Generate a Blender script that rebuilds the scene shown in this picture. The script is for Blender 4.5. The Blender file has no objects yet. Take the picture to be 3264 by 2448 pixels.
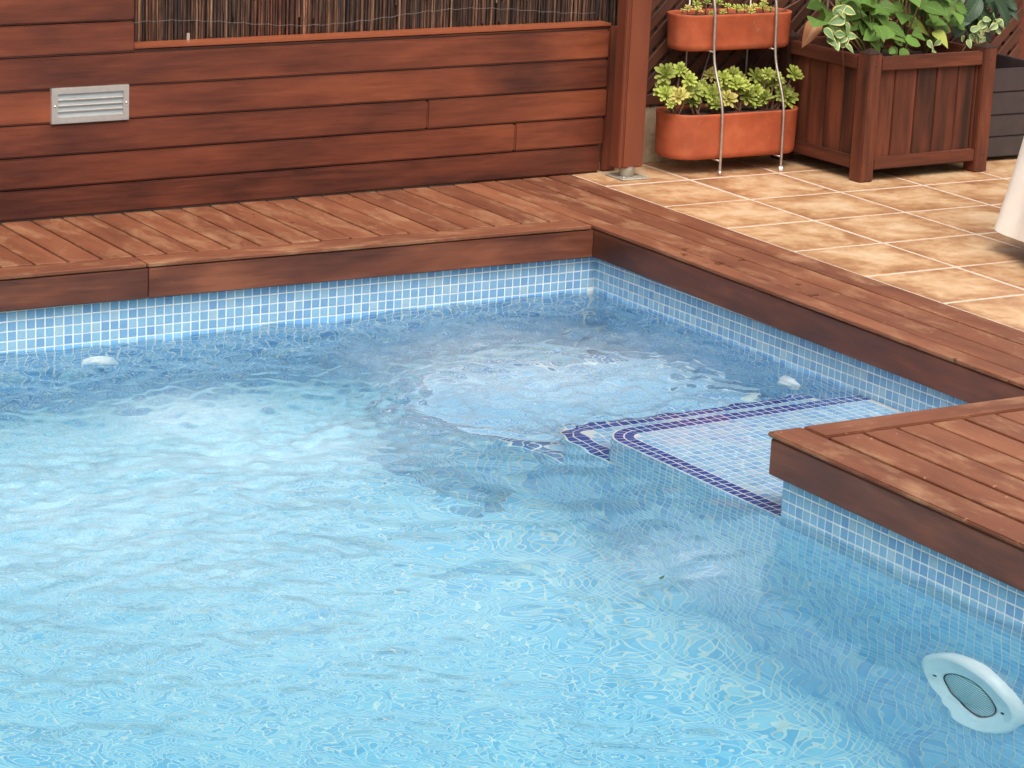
import bpy, bmesh, math, random
import numpy as np
from mathutils import Vector, Matrix, Euler

random.seed(11)
RNG = np.random.default_rng(7)
S = 0.026                      # one mosaic pitch in metres; the plan below is drawn in mosaic pitches
sc = bpy.context.scene
col = sc.collection
PI = math.pi

# ------------------------------------------------------------------ camera, sky, sun, exposure
cam = bpy.data.cameras.new('camera'); camo = bpy.data.objects.new('camera', cam); col.objects.link(camo)
yaw, pitch, roll = math.radians(32.018), math.radians(15.469), math.radians(2.649)
cy, sy, cp, sp = math.cos(yaw), math.sin(yaw), math.cos(pitch), math.sin(pitch)
f_ = Vector((sy*cp, cy*cp, -sp)); r_ = Vector((cy, -sy, 0)); u_ = r_.cross(f_)
cr, sr = math.cos(roll), math.sin(roll)
rx = cr*r_ + sr*u_; ux = -sr*r_ + cr*u_
m = Matrix((rx, ux, -f_)).transposed().to_4x4(); m.translation = Vector((-163.132, -244.442, 69.238))*S
camo.matrix_world = m
cam.sensor_width = 36; cam.lens = 36*8500.19/3264; cam.clip_start = 0.1; cam.clip_end = 400
sc.camera = camo

w = bpy.data.worlds.new('World'); sc.world = w; w.use_nodes = True
nt = w.node_tree; nt.nodes.clear()
sky = nt.nodes.new('ShaderNodeTexSky'); sky.sky_type = 'NISHITA'; sky.sun_disc = False
SUN_EL, SUN_AZ = math.radians(58), math.radians(205)      # compass azimuth, clockwise from +Y
sky.sun_elevation = SUN_EL; sky.sun_rotation = SUN_AZ
sky.air_density = 1.0; sky.dust_density = 7.0; sky.ozone_density = 1.0
hs = nt.nodes.new('ShaderNodeHueSaturation'); hs.inputs['Saturation'].default_value = 0.22
bg = nt.nodes.new('ShaderNodeBackground'); bg.inputs['Strength'].default_value = 0.15
wo = nt.nodes.new('ShaderNodeOutputWorld')
nt.links.new(sky.outputs[0], hs.inputs['Color']); nt.links.new(hs.outputs[0], bg.inputs['Color']); nt.links.new(bg.outputs[0], wo.inputs['Surface'])

sun = bpy.data.lights.new('sun', 'SUN'); sun.energy = 1.15; sun.angle = math.radians(36); sun.color = (1.0, 0.95, 0.87)
suno = bpy.data.objects.new('sun', sun); col.objects.link(suno)
sd = Vector((math.sin(SUN_AZ)*math.cos(SUN_EL), math.cos(SUN_AZ)*math.cos(SUN_EL), math.sin(SUN_EL)))
suno.rotation_euler = sd.to_track_quat('Z', 'Y').to_euler(); suno.location = sd*20

sc.view_settings.view_transform = 'Standard'; sc.view_settings.look = 'None'
sc.view_settings.exposure = 0.50; sc.view_settings.gamma = 1.0; sc.view_settings.use_curve_mapping = False
sc.render.engine = 'CYCLES'
cy_ = sc.cycles
cy_.use_denoising = True; cy_.denoiser = 'OPENIMAGEDENOISE'
cy_.max_bounces = 14; cy_.transmission_bounces = 10; cy_.diffuse_bounces = 5; cy_.glossy_bounces = 6; cy_.transparent_max_bounces = 8
cy_.caustics_refractive = True; cy_.caustics_reflective = True; cy_.blur_glossy = 0.6
cy_.sample_clamp_indirect = 12.0

# ------------------------------------------------------------------ helpers
def tag(o, label=None, cat=None, group=None, kind=None):
    if label: o['label'] = label
    if cat: o['category'] = cat
    if group: o['group'] = group
    if kind: o['kind'] = kind
    return o

def empty(name, loc=(0, 0, 0), rz=0):
    o = bpy.data.objects.new(name, None); col.objects.link(o)
    o.location = Vector(loc)*S; o.rotation_euler.z = rz; o.empty_display_size = 0.05
    return o

def mesh_from(name, verts, faces, mat, parent=None, smooth=False, scale=True, uvs=None):
    me = bpy.data.meshes.new(name)
    v = np.asarray(verts, dtype=float)
    if scale: v = v*S
    me.from_pydata(v.tolist(), [], [tuple(int(i) for i in f) for f in faces])
    if mat is not None: me.materials.append(mat)
    if smooth: me.polygons.foreach_set('use_smooth', [True]*len(me.polygons))
    if uvs is not None:
        ul = me.uv_layers.new(name='UVMap')
        li = np.empty(len(me.loops), dtype=np.int32); me.loops.foreach_get('vertex_index', li)
        ul.data.foreach_set('uv', np.asarray(uvs)[li].ravel())
    me.update()
    o = bpy.data.objects.new(name, me); col.objects.link(o)
    if parent is not None: o.parent = parent
    return o

def bm_obj(name, bm, mat, parent=None, smooth=False, loc=None):
    me = bpy.data.meshes.new(name)
    bmesh.ops.scale(bm, vec=(S, S, S), verts=bm.verts)
    bm.to_mesh(me); bm.free()
    if mat is not None: me.materials.append(mat)
    if smooth: me.polygons.foreach_set('use_smooth', [True]*len(me.polygons))
    o = bpy.data.objects.new(name, me); col.objects.link(o)
    if parent is not None: o.parent = parent
    if loc is not None: o.location = Vector(loc)*S
    return o

def box(name, lo, hi, mat, parent=None, bevel=0.0, along=0, seg=1):
    """bevelled board; its own local X is the grain direction (along = 0,1,2 world axis)."""
    lo = Vector(lo); hi = Vector(hi); c = (lo+hi)/2; d = hi-lo
    order = {0: (0, 1, 2), 1: (1, 0, 2), 2: (2, 0, 1)}[along]
    dl = (d[order[0]], d[order[1]], d[order[2]])
    bm = bmesh.new(); bmesh.ops.create_cube(bm, size=1.0)
    bmesh.ops.scale(bm, vec=dl, verts=bm.verts)
    if bevel > 0:
        bmesh.ops.bevel(bm, geom=list(bm.edges), offset=min(bevel, min(dl)*0.45), segments=seg, affect='EDGES')
    o = bm_obj(name, bm, mat, parent)
    o.location = c*S; o.pass_index = 50
    if along == 1: o.rotation_euler = (0, 0, PI/2)
    if along == 2: o.rotation_euler = (0, -PI/2, 0)
    if along == 2:   # local X->Z ; local Y stays Y ; local Z -> -X : swap dims so that the plan stays right
        me = o.data
        for v in me.vertices:
            v.co = Vector((v.co.x, v.co.z, v.co.y))
        me.flip_normals()
    return o

def tube(name, pts, rad, mat, parent=None, sides=8, closed_ends=True):
    pts = [Vector(p) for p in pts]
    rads = rad if isinstance(rad, (list, tuple)) else [rad]*len(pts)
    V = []; F = []
    prev = None
    for i, p in enumerate(pts):
        t = (pts[min(i+1, len(pts)-1)] - pts[max(i-1, 0)]).normalized()
        if prev is None:
            a = Vector((0, 0, 1)) if abs(t.z) < 0.9 else Vector((1, 0, 0))
            n = t.cross(a).normalized()
        else:
            n = (prev - t*prev.dot(t)).normalized()
        prev = n; b = t.cross(n)
        for k in range(sides):
            an = 2*PI*k/sides
            V.append(p + (n*math.cos(an)+b*math.sin(an))*rads[i])
    for i in range(len(pts)-1):
        for k in range(sides):
            a = i*sides+k; b = i*sides+(k+1) % sides
            F.append((a, b, b+sides, a+sides))
    if closed_ends:
        F.append(tuple(range(sides-1, -1, -1))); F.append(tuple((len(pts)-1)*sides+k for k in range(sides)))
    return mesh_from(name, [tuple(v) for v in V], F, mat, parent, smooth=True)

def subpart(o, part):
    """hang o under a part of the same thing without moving it"""
    o.parent = part; o.matrix_parent_inverse = part.matrix_basis.inverted(); return o

def lathe(name, prof, mat, parent=None, n=48, axis='-X'):
    """profile (r, d): d = distance out of the wall along axis."""
    V = []; F = []
    for r, d in prof:
        for k in range(n):
            a = 2*PI*k/n; c, s = r*math.cos(a), r*math.sin(a)
            V.append({'-X': (-d, c, s), '-Y': (c, -d, s), 'Z': (c, s, d)}[axis])
    for i in range(len(prof)-1):
        for k in range(n):
            a = i*n+k; b = i*n+(k+1) % n
            q = (a, b, b+n, a+n)
            F.append(q if axis != '-X' else q[::-1])
    return mesh_from(name, V, F, mat, parent, smooth=True)

# ------------------------------------------------------------------ materials
def newmat(name):
    mt = bpy.data.materials.new(name); mt.use_nodes = True
    nt = mt.node_tree; nt.nodes.clear()
    out = nt.nodes.new('ShaderNodeOutputMaterial'); b = nt.nodes.new('ShaderNodeBsdfPrincipled')
    nt.links.new(b.outputs[0], out.inputs['Surface'])
    return mt, nt, b

def N(nt, t, **kw):
    n = nt.nodes.new(t)
    for k, v in kw.items():
        if k in n.inputs.keys(): n.inputs[k].default_value = v
        else: setattr(n, k, v)
    return n

def math_(nt, op, a, b=None, clamp=False):
    n = nt.nodes.new('ShaderNodeMath'); n.operation = op; n.use_clamp = clamp
    for i, x in enumerate((a, b)):
        if x is None: continue
        if hasattr(x, 'is_output') or isinstance(x, bpy.types.NodeSocket): nt.links.new(x, n.inputs[i])
        else: n.inputs[i].default_value = x
    return n.outputs[0]

def ramp(nt, fac, stops):
    n = nt.nodes.new('ShaderNodeValToRGB'); cr = n.color_ramp
    while len(cr.elements) > 1: cr.elements.remove(cr.elements[-1])
    cr.elements[0].position = stops[0][0]; cr.elements[0].color = (*stops[0][1], 1)
    for p, c in stops[1:]:
        e = cr.elements.new(p); e.color = (*c, 1)
    nt.links.new(fac, n.inputs[0]); return n.outputs[0]

def mixc(nt, fac, a, b, mode='MIX'):
    n = nt.nodes.new('ShaderNodeMix'); n.data_type = 'RGBA'; n.blend_type = mode
    for sock, x in ((n.inputs[0], fac), (n.inputs[6], a), (n.inputs[7], b)):
        if isinstance(x, bpy.types.NodeSocket): nt.links.new(x, sock)
        elif isinstance(x, (int, float)): sock.default_value = x
        else: sock.default_value = (*x, 1)
    return n.outputs[2]

def coords(nt, scale=(1, 1, 1), rnd=37.0, kind='Object', by_index=False):
    tc = nt.nodes.new('ShaderNodeTexCoord'); oi = nt.nodes.new('ShaderNodeObjectInfo')
    v = tc.outputs[kind]
    if rnd:
        k = math_(nt, 'MULTIPLY', oi.outputs['Object Index'], 3.71) if by_index else math_(nt, 'MULTIPLY', oi.outputs['Random'], rnd)
        cb = nt.nodes.new('ShaderNodeCombineXYZ')
        for i in range(3): nt.links.new(math_(nt, 'MULTIPLY', k, 1.0+0.37*i), cb.inputs[i])
        ad = nt.nodes.new('ShaderNodeVectorMath'); ad.operation = 'ADD'
        nt.links.new(v, ad.inputs[0]); nt.links.new(cb.outputs[0], ad.inputs[1]); v = ad.outputs[0]
    mp = nt.nodes.new('ShaderNodeMapping'); mp.inputs['Scale'].default_value = scale
    nt.links.new(v, mp.inputs['Vector'])
    return mp.outputs[0], oi.outputs['Random'], v

def noise(nt, vec, scale=1.0, detail=3.0, rough=0.55, dist=0.0):
    n = nt.nodes.new('ShaderNodeTexNoise'); n.inputs['Scale'].default_value = scale
    n.inputs['Detail'].default_value = detail; n.inputs['Roughness'].default_value = rough; n.inputs['Distortion'].default_value = dist
    nt.links.new(vec, n.inputs['Vector']); return n.outputs['Fac']

def bump(nt, b, h, strength=0.3, dist=0.002):
    n = nt.nodes.new('ShaderNodeBump'); n.inputs['Strength'].default_value = strength; n.inputs['Distance'].default_value = dist
    nt.links.new(h, n.inputs['Height']); nt.links.new(n.outputs[0], b.inputs['Normal']); return n

def wood(name, dark, mid, light, rough=0.45, blotch=(1.6, 7, 7), var=0.35, worn=None, wet=False, spec=0.4, blot_amt=1.0, grain_amt=0.45, by_index=False):
    mt, nt, b = newmat(name)
    v1, rnd, vo = coords(nt, blotch, by_index=by_index)
    def mapped(s):
        mp = nt.nodes.new('ShaderNodeMapping'); mp.inputs['Scale'].default_value = s
        nt.links.new(vo, mp.inputs['Vector']); return mp.outputs[0]
    big = noise(nt, v1, 1.0, 3.5, 0.55, 0.35)
    grain = noise(nt, mapped((5, 70, 70)), 1.0, 5.0, 0.65, 0.4)
    fine = noise(nt, mapped((22, 420, 420)), 1.0, 3.0, 0.6)
    f = math_(nt, 'ADD', math_(nt, 'MULTIPLY', math_(nt, 'SUBTRACT', big, 0.5), 1.5*blot_amt), 0.5)
    f = math_(nt, 'ADD', f, math_(nt, 'MULTIPLY', math_(nt, 'SUBTRACT', grain, 0.5), grain_amt))
    f = math_(nt, 'ADD', f, math_(nt, 'MULTIPLY', math_(nt, 'SUBTRACT', fine, 0.5), 0.25))
    f = math_(nt, 'ADD', f, math_(nt, 'MULTIPLY', math_(nt, 'SUBTRACT', rnd, 0.5), var))
    oi2 = nt.nodes.new('ShaderNodeObjectInfo')       # pass index 0..100 = the board's own tone, 50 neutral, 0 = unset
    f = math_(nt, 'ADD', f, math_(nt, 'MULTIPLY', math_(nt, 'SUBTRACT', oi2.outputs['Object Index'], 50.0), 0.01), True)
    c = ramp(nt, f, [(0.12, dark), (0.5, mid), (0.9, light)])
    rsock = None
    if worn is not None:
        wn = noise(nt, mapped((5, 12, 12)), 1.0, 6.0, 0.7, 0.3)
        wf = ramp(nt, wn, [(0.5, (0, 0, 0)), (0.72, (0.75, 0.75, 0.75))])
        c = mixc(nt, wf, c, worn)
        sp = noise(nt, mapped((60, 60, 60)), 1.0, 2.0, 0.5)
        sf = ramp(nt, sp, [(0.70, (0, 0, 0)), (0.78, (0.5, 0.5, 0.5))])
        c = mixc(nt, sf, c, tuple(min(1, x*1.5) for x in worn))
    if wet:
        tcw = nt.nodes.new('ShaderNodeNewGeometry')
        mp = nt.nodes.new('ShaderNodeMapping'); mp.inputs['Scale'].default_value = (17, 17, 17)
        nt.links.new(tcw.outputs['Position'], mp.inputs['Vector'])
        wd = noise(nt, mp.outputs[0], 1.0, 2.0, 0.45, 0.2)
        mp2 = nt.nodes.new('ShaderNodeMapping'); mp2.inputs['Scale'].default_value = (2.2, 2.2, 2.2); mp2.inputs['Location'].default_value = (3.1, 1.7, 0)
        nt.links.new(tcw.outputs['Position'], mp2.inputs['Vector'])
        zone = noise(nt, mp2.outputs[0], 1.0, 1.0, 0.5)
        q = math_(nt, 'ADD', wd, math_(nt, 'MULTIPLY', math_(nt, 'SUBTRACT', zone, 0.5), 0.5))
        wf = ramp(nt, q, [(0.765, (0, 0, 0)), (0.78, (0.75, 0.75, 0.75))])
        c = mixc(nt, wf, c, tuple(x*0.42 for x in mid))
        r1 = nt.nodes.new('ShaderNodeMapRange'); r1.inputs[3].default_value = rough; r1.inputs[4].default_value = 0.15
        nt.links.new(wf, r1.inputs[0]); nt.links.new(r1.outputs[0], b.inputs['Roughness'])
    else:
        rr = nt.nodes.new('ShaderNodeMapRange'); rr.inputs[1].default_value = 0.3; rr.inputs[2].default_value = 0.7
        rr.inputs[3].default_value = rough-0.1; rr.inputs[4].default_value = rough+0.1
        nt.links.new(grain, rr.inputs[0]); nt.links.new(rr.outputs[0], b.inputs['Roughness'])
    nt.links.new(c, b.inputs['Base Color'])
    b.inputs['Specular IOR Level'].default_value = spec
    bump(nt, b, math_(nt, 'ADD', math_(nt, 'MULTIPLY', grain, 0.7), math_(nt, 'MULTIPLY', fine, 0.4)), 0.35, 0.0012)
    return mt

M = {}
M['fence'] = wood('fence_wood', (0.052, 0.0145, 0.0095), (0.145, 0.036, 0.0175), (0.265, 0.070, 0.028), 0.42, (1.5, 5.0, 5.0), 0.03, spec=0.38, blot_amt=1.05, grain_amt=0.6, by_index=True)
M['fascia'] = wood('fascia_wood', (0.050, 0.016, 0.010), (0.118, 0.035, 0.018), (0.22, 0.069, 0.032), 0.42, (2.6, 9, 9), 0.06, blot_amt=1.2, grain_amt=0.85)
M['deck'] = wood('deck_wood', (0.100, 0.030, 0.015), (0.180, 0.059, 0.0275), (0.27, 0.100, 0.047), 0.55, (2.5, 9, 9), 0.24, worn=(0.37, 0.195, 0.10), wet=True, spec=0.3, blot_amt=0.7)
M['post'] = wood('post_wood', (0.075, 0.018, 0.010), (0.14, 0.034, 0.015), (0.20, 0.053, 0.022), 0.5, (1.5, 8, 8), 0.1, blot_amt=0.6)
M['planter'] = wood('planter_wood', (0.030, 0.013, 0.008), (0.090, 0.026, 0.0135), (0.17, 0.048, 0.023), 0.6, (1.8, 16, 16), 0.30, spec=0.25, blot_amt=1.05, grain_amt=0.65)
M['lattice'] = wood('lattice_wood', (0.035, 0.014, 0.009), (0.075, 0.027, 0.015), (0.12, 0.043, 0.023), 0.6, (3, 12, 12), 0.3, spec=0.25)
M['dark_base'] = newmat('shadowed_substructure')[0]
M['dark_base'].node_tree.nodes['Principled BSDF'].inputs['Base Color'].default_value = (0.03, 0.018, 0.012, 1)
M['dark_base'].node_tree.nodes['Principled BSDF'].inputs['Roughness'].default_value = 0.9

def plain(name, c, rough=0.5, metal=0.0, spec=0.5, nscale=None, namt=0.25, bmp=0.0):
    mt, nt, b = newmat(name)
    b.inputs['Roughness'].default_value = rough; b.inputs['Metallic'].default_value = metal
    b.inputs['Specular IOR Level'].default_value = spec
    if nscale:
        v, rnd, vo = coords(nt, (nscale,)*3)
        n = noise(nt, v, 1.0, 5.0, 0.6)
        lo = tuple(x*(1-namt) for x in c); hi = tuple(min(1, x*(1+namt)) for x in c)
        nt.links.new(ramp(nt, n, [(0.25, lo), (0.75, hi)]), b.inputs['Base Color'])
        if bmp: bump(nt, b, n, bmp, 0.003)
    else:
        b.inputs['Base Color'].default_value = (*c, 1)
    return mt

M['grout'] = plain('pool_grout', (0.72, 0.74, 0.72), 0.8, nscale=40, namt=0.16)
M['patio_grout'] = plain('patio_grout', (0.52, 0.42, 0.33), 0.9, nscale=60, namt=0.18, bmp=0.3)
M['metal'] = plain('brushed_aluminium', (0.62, 0.56, 0.50), 0.42, 0.75, nscale=60, namt=0.08)
M['galv'] = plain('galvanised_steel', (0.42, 0.38, 0.31), 0.55, 0.55, nscale=35, namt=0.3, bmp=0.15)
M['rod'] = plain('weathered_steel_rod', (0.44, 0.37, 0.31), 0.42, 0.75, nscale=50, namt=0.25)
M['screw'] = plain('bright_screw', (0.8, 0.78, 0.74), 0.2, 1.0)
M['frost'] = plain('frosted_light_cover', (0.40, 0.43, 0.43), 0.35, nscale=14, namt=0.15)
M['white_plastic'] = plain('white_plastic', (0.88, 0.89, 0.88), 0.35, nscale=20, namt=0.05)
M['black'] = plain('dark_slot', (0.03, 0.03, 0.035), 0.6)
M['soil'] = plain('potting_soil', (0.055, 0.034, 0.022), 0.95, nscale=90, namt=0.6, bmp=0.9)
M['stone'] = plain('rough_sand_render', (0.36, 0.27, 0.17), 0.95, nscale=45, namt=0.35, bmp=0.9)
M['backwall'] = plain('dark_backing', (0.05, 0.035, 0.028), 0.9, nscale=10, namt=0.4)
M['dark_planter'] = plain('charcoal_planter_boards', (0.042, 0.029, 0.028), 0.55, nscale=25, namt=0.2, bmp=0.1)
M['cloth'] = plain('cream_cloth', (0.82, 0.75, 0.66), 0.85, nscale=14, namt=0.06, spec=0.2)
M['wire'] = plain('thin_wire', (0.22, 0.2, 0.18), 0.5, 0.6)
M['stem'] = plain('brown_stem', (0.17, 0.085, 0.045), 0.7, nscale=60, namt=0.35)
M['bamboo'] = plain('bamboo_stake', (0.33, 0.15, 0.07), 0.6)
M['ground'] = plain('bare_ground', (0.16, 0.13, 0.10), 0.95, nscale=3, namt=0.3)

# terracotta
mt, nt, b = newmat('terracotta'); M['terracotta'] = mt
v, rnd, vo = coords(nt, (9, 9, 9)); n1 = noise(nt, v, 1.0, 5.0, 0.6); n2 = noise(nt, v, 14.0, 2.0, 0.5)
c = ramp(nt, n1, [(0.28, (0.25, 0.050, 0.020)), (0.52, (0.37, 0.079, 0.031)), (0.75, (0.46, 0.120, 0.050))])
n3 = noise(nt, v, 0.55, 6.0, 0.68); c = mixc(nt, ramp(nt, n3, [(0.52, (0, 0, 0)), (0.70, (0.5, 0.5, 0.5))]), c, (0.20, 0.062, 0.032))
n4 = noise(nt, v, 2.2, 6.0, 0.7); c = mixc(nt, ramp(nt, n4, [(0.60, (0, 0, 0)), (0.74, (0.45, 0.45, 0.45))]), c, (0.52, 0.24, 0.13))
nt.links.new(c, b.inputs['Base Color']); b.inputs['Roughness'].default_value = 0.75; b.inputs['Specular IOR Level'].default_value = 0.25
bump(nt, b, n2, 0.15, 0.001)

# pool mosaic
def mosaic(name, stops, rough=0.16):
    mt, nt, b = newmat(name)
    g = nt.nodes.new('ShaderNodeNewGeometry'); oi = nt.nodes.new('ShaderNodeObjectInfo')
    r = math_(nt, 'FRACT', math_(nt, 'ADD', g.outputs['Random Per Island'], oi.outputs['Random']))
    c = ramp(nt, r, stops)
    tc = nt.nodes.new('ShaderNodeNewGeometry')
    n = noise(nt, tc.outputs['Position'], 160.0, 2.0, 0.5)
    mp = nt.nodes.new('ShaderNodeMapRange'); mp.inputs[3].default_value = 0.88; mp.inputs[4].default_value = 1.1
    nt.links.new(n, mp.inputs[0])
    c2 = mixc(nt, 1.0, c, (1, 1, 1), 'MULTIPLY')
    nn = c2.node; cb = nt.nodes.new('ShaderNodeCombineColor')
    for i in range(3): nt.links.new(mp.outputs[0], cb.inputs[i])
    nt.links.new(cb.outputs[0], nn.inputs[7])
    nt.links.new(c2, b.inputs['Base Color']); b.inputs['Roughness'].default_value = rough
    return mt
M['tile'] = mosaic('blue_glass_mosaic', [(0.0, (0.165, 0.315, 0.505)), (0.3, (0.19, 0.36, 0.535)), (0.6, (0.22, 0.40, 0.555)), (0.85, (0.26, 0.43, 0.56)), (1.0, (0.32, 0.46, 0.545))])
M['tile_tread_lit'] = mosaic('lit_tread_mosaic', [(0.0, (0.19, 0.42, 0.70)), (0.4, (0.26, 0.51, 0.75)), (0.8, (0.34, 0.58, 0.77)), (1.0, (0.43, 0.62, 0.74))])  # same mosaic, lightened for the light falling on the flat treads
M['tile_floor_lit'] = mosaic('lit_floor_mosaic', [(0.0, (0.21, 0.51, 0.73)), (0.4, (0.28, 0.59, 0.77)), (0.8, (0.36, 0.65, 0.79)), (1.0, (0.46, 0.70, 0.78))])  # same mosaic again, its colour raised for the floor's stronger light
M['tile_side_lit'] = mosaic('lit_side_mosaic', [(0.0, (0.19, 0.45, 0.71)), (0.4, (0.25, 0.54, 0.76)), (0.8, (0.33, 0.61, 0.78)), (1.0, (0.42, 0.65, 0.75))])  # wall and riser mosaic, lightened to make up for light lost under water
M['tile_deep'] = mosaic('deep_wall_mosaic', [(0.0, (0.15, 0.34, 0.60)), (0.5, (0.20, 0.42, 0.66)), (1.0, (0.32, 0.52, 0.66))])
M['tile_slate'] = mosaic('slate_blue_mosaic', [(0.0, (0.07, 0.20, 0.42)), (0.6, (0.10, 0.26, 0.50)), (1.0, (0.15, 0.32, 0.52))])
M['tile_navy'] = mosaic('navy_glass_mosaic', [(0.0, (0.014, 0.060, 0.28)), (0.6, (0.022, 0.088, 0.36)), (1.0, (0.045, 0.12, 0.38))])

# patio tile: mottled brown print with a cream heart and browner rim
mt, nt, b = newmat('mottled_ceramic_tile'); M['patio_tile'] = mt
v, rnd, vo = coords(nt, (1, 1, 1), 21.0)
n1 = noise(nt, v, 7.0, 6.0, 0.62, 0.5); n2 = noise(nt, v, 30.0, 4.0, 0.6, 0.3)
tc = nt.nodes.new('ShaderNodeTexCoord'); sx = nt.nodes.new('ShaderNodeSeparateXYZ'); nt.links.new(tc.outputs['Object'], sx.inputs[0])
ax = math_(nt, 'ABSOLUTE', sx.outputs[0]); ay = math_(nt, 'ABSOLUTE', sx.outputs[1])
edge = math_(nt, 'MULTIPLY', math_(nt, 'MAXIMUM', ax, ay), 1/(6.4*S))
edge = math_(nt, 'POWER', edge, 2.2)
f = math_(nt, 'ADD', n1, math_(nt, 'MULTIPLY', math_(nt, 'SUBTRACT', n2, 0.5), 0.45))
f = math_(nt, 'SUBTRACT', math_(nt, 'ADD', f, 0.10), math_(nt, 'MULTIPLY', edge, 0.22))
c = ramp(nt, f, [(0.25, (0.27, 0.115, 0.050)), (0.42, (0.385, 0.197, 0.092)), (0.57, (0.515, 0.315, 0.167)), (0.77, (0.63, 0.445, 0.28))])
nt.links.new(c, b.inputs['Base Color']); b.inputs['Roughness'].default_value = 0.38; b.inputs['Specular IOR Level'].default_value = 0.45
bump(nt, b, n2, 0.12, 0.001)

# reeds
mt, nt, b = newmat('dry_reed'); M['reed'] = mt
g = nt.nodes.new('ShaderNodeNewGeometry')
c = ramp(nt, g.outputs['Random Per Island'], [(0.0, (0.035, 0.022, 0.018)), (0.4, (0.065, 0.037, 0.026)), (0.7, (0.11, 0.052, 0.034)), (0.9, (0.16, 0.085, 0.05)), (1.0, (0.26, 0.155, 0.092))])
mp = nt.nodes.new('ShaderNodeMapping'); mp.inputs['Scale'].default_value = (130, 130, 13)
nt.links.new(g.outputs['Position'], mp.inputs['Vector'])
n = noise(nt, mp.outputs[0], 1.0, 4.0, 0.65)
k = ramp(nt, n, [(0.32, (0.30, 0.28, 0.27)), (0.5, (0.85, 0.8, 0.78)), (0.72, (1.7, 1.6, 1.5))])
red = nt.nodes.new('ShaderNodeMapping'); red.inputs['Scale'].default_value = (1.7, 0.2, 0.2); nt.links.new(g.outputs['Position'], red.inputs['Vector'])
rn = noise(nt, red.outputs[0], 1.0, 1.0, 0.5)
cc = mixc(nt, 1.0, c, k, 'MULTIPLY')
cc = mixc(nt, ramp(nt, rn, [(0.5, (0, 0, 0)), (0.62, (0.55, 0.55, 0.55))]), cc, mixc(nt, 1.0, cc, (2.0, 1.15, 0.8), 'MULTIPLY'))
nt.links.new(cc, b.inputs['Base Color']); b.inputs['Roughness'].default_value = 0.7; b.inputs['Specular IOR Level'].default_value = 0.25

# leaves: UV u across (-1..1 -> 0..1), v along
def leafmat(name, base, vein, margin=None, rough=0.42, tip=None):
    mt, nt, b = newmat(name)
    uv = nt.nodes.new('ShaderNodeTexCoord'); sx = nt.nodes.new('ShaderNodeSeparateXYZ'); nt.links.new(uv.outputs['UV'], sx.inputs[0])
    v, rnd, vo = coords(nt, (18, 18, 18), 13.0)
    n = noise(nt, v, 1.0, 4.0, 0.6)
    au = math_(nt, 'ABSOLUTE', math_(nt, 'SUBTRACT', math_(nt, 'MULTIPLY', sx.outputs[0], 2.0), 1.0))
    cv = mixc(nt, rnd, tuple(x*0.68 for x in base), tuple(min(1, x*1.3) for x in base))
    cv = mixc(nt, ramp(nt, n, [(0.35, (0, 0, 0)), (0.75, (0.45, 0.45, 0.45))]), cv, tuple(x*1.5 for x in base))
    # side veins
    vv = math_(nt, 'SINE', math_(nt, 'MULTIPLY', math_(nt, 'SUBTRACT', sx.outputs[1], math_(nt, 'MULTIPLY', au, 0.28)), 46.0))
    vf = math_(nt, 'MULTIPLY', math_(nt, 'GREATER_THAN', vv, 0.9), 0.35)
    mid = math_(nt, 'LESS_THAN', au, 0.06)
    c = mixc(nt, math_(nt, 'MAXIMUM', vf, math_(nt, 'MULTIPLY', mid, 0.7)), cv, vein)
    if margin is not None:
        e = math_(nt, 'ADD', au, math_(nt, 'MULTIPLY', math_(nt, 'SUBTRACT', n, 0.5), 0.55))
        c = mixc(nt, ramp(nt, e, [(0.68, (0, 0, 0)), (0.76, (1, 1, 1))]), c, margin)
    if tip is not None:
        e = math_(nt, 'ADD', math_(nt, 'MAXIMUM', au, sx.outputs[1]), math_(nt, 'MULTIPLY', math_(nt, 'SUBTRACT', n, 0.5), 0.5))
        c = mixc(nt, ramp(nt, e, [(0.95, (0, 0, 0)), (1.05, (0.8, 0.8, 0.8))]), c, tip)
    nt.links.new(c, b.inputs['Base Color']); b.inputs['Roughness'].default_value = rough
    b.inputs['Specular IOR Level'].default_value = 0.2
    bump(nt, b, vv, 0.08, 0.001)
    return mt
M['leaf'] = leafmat('bright_green_leaf', (0.078, 0.148, 0.024), (0.125, 0.205, 0.05), tip=(0.24, 0.19, 0.06), rough=0.55)
M['leaf_yellow'] = leafmat('yellowing_leaf', (0.27, 0.30, 0.06), (0.36, 0.38, 0.12), tip=(0.38, 0.2, 0.09))
M['leaf_dry'] = leafmat('dry_brown_leaf', (0.22, 0.10, 0.045), (0.28, 0.15, 0.07))
M['leaf_dark'] = leafmat('dark_rubbery_leaf', (0.032, 0.060, 0.028), (0.09, 0.13, 0.07), rough=0.3)
M['leaf_var'] = leafmat('cream_edged_leaf', (0.13, 0.21, 0.085), (0.2, 0.27, 0.12), margin=(0.45, 0.43, 0.15))
M['succ'] = leafmat('pale_succulent_leaf', (0.27, 0.31, 0.055), (0.32, 0.35, 0.09), rough=0.6, tip=(0.36, 0.25, 0.10))
M['succ_blush'] = leafmat('blushed_succulent_leaf', (0.37, 0.33, 0.085), (0.38, 0.35, 0.12), rough=0.6, tip=(0.45, 0.22, 0.12))

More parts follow.
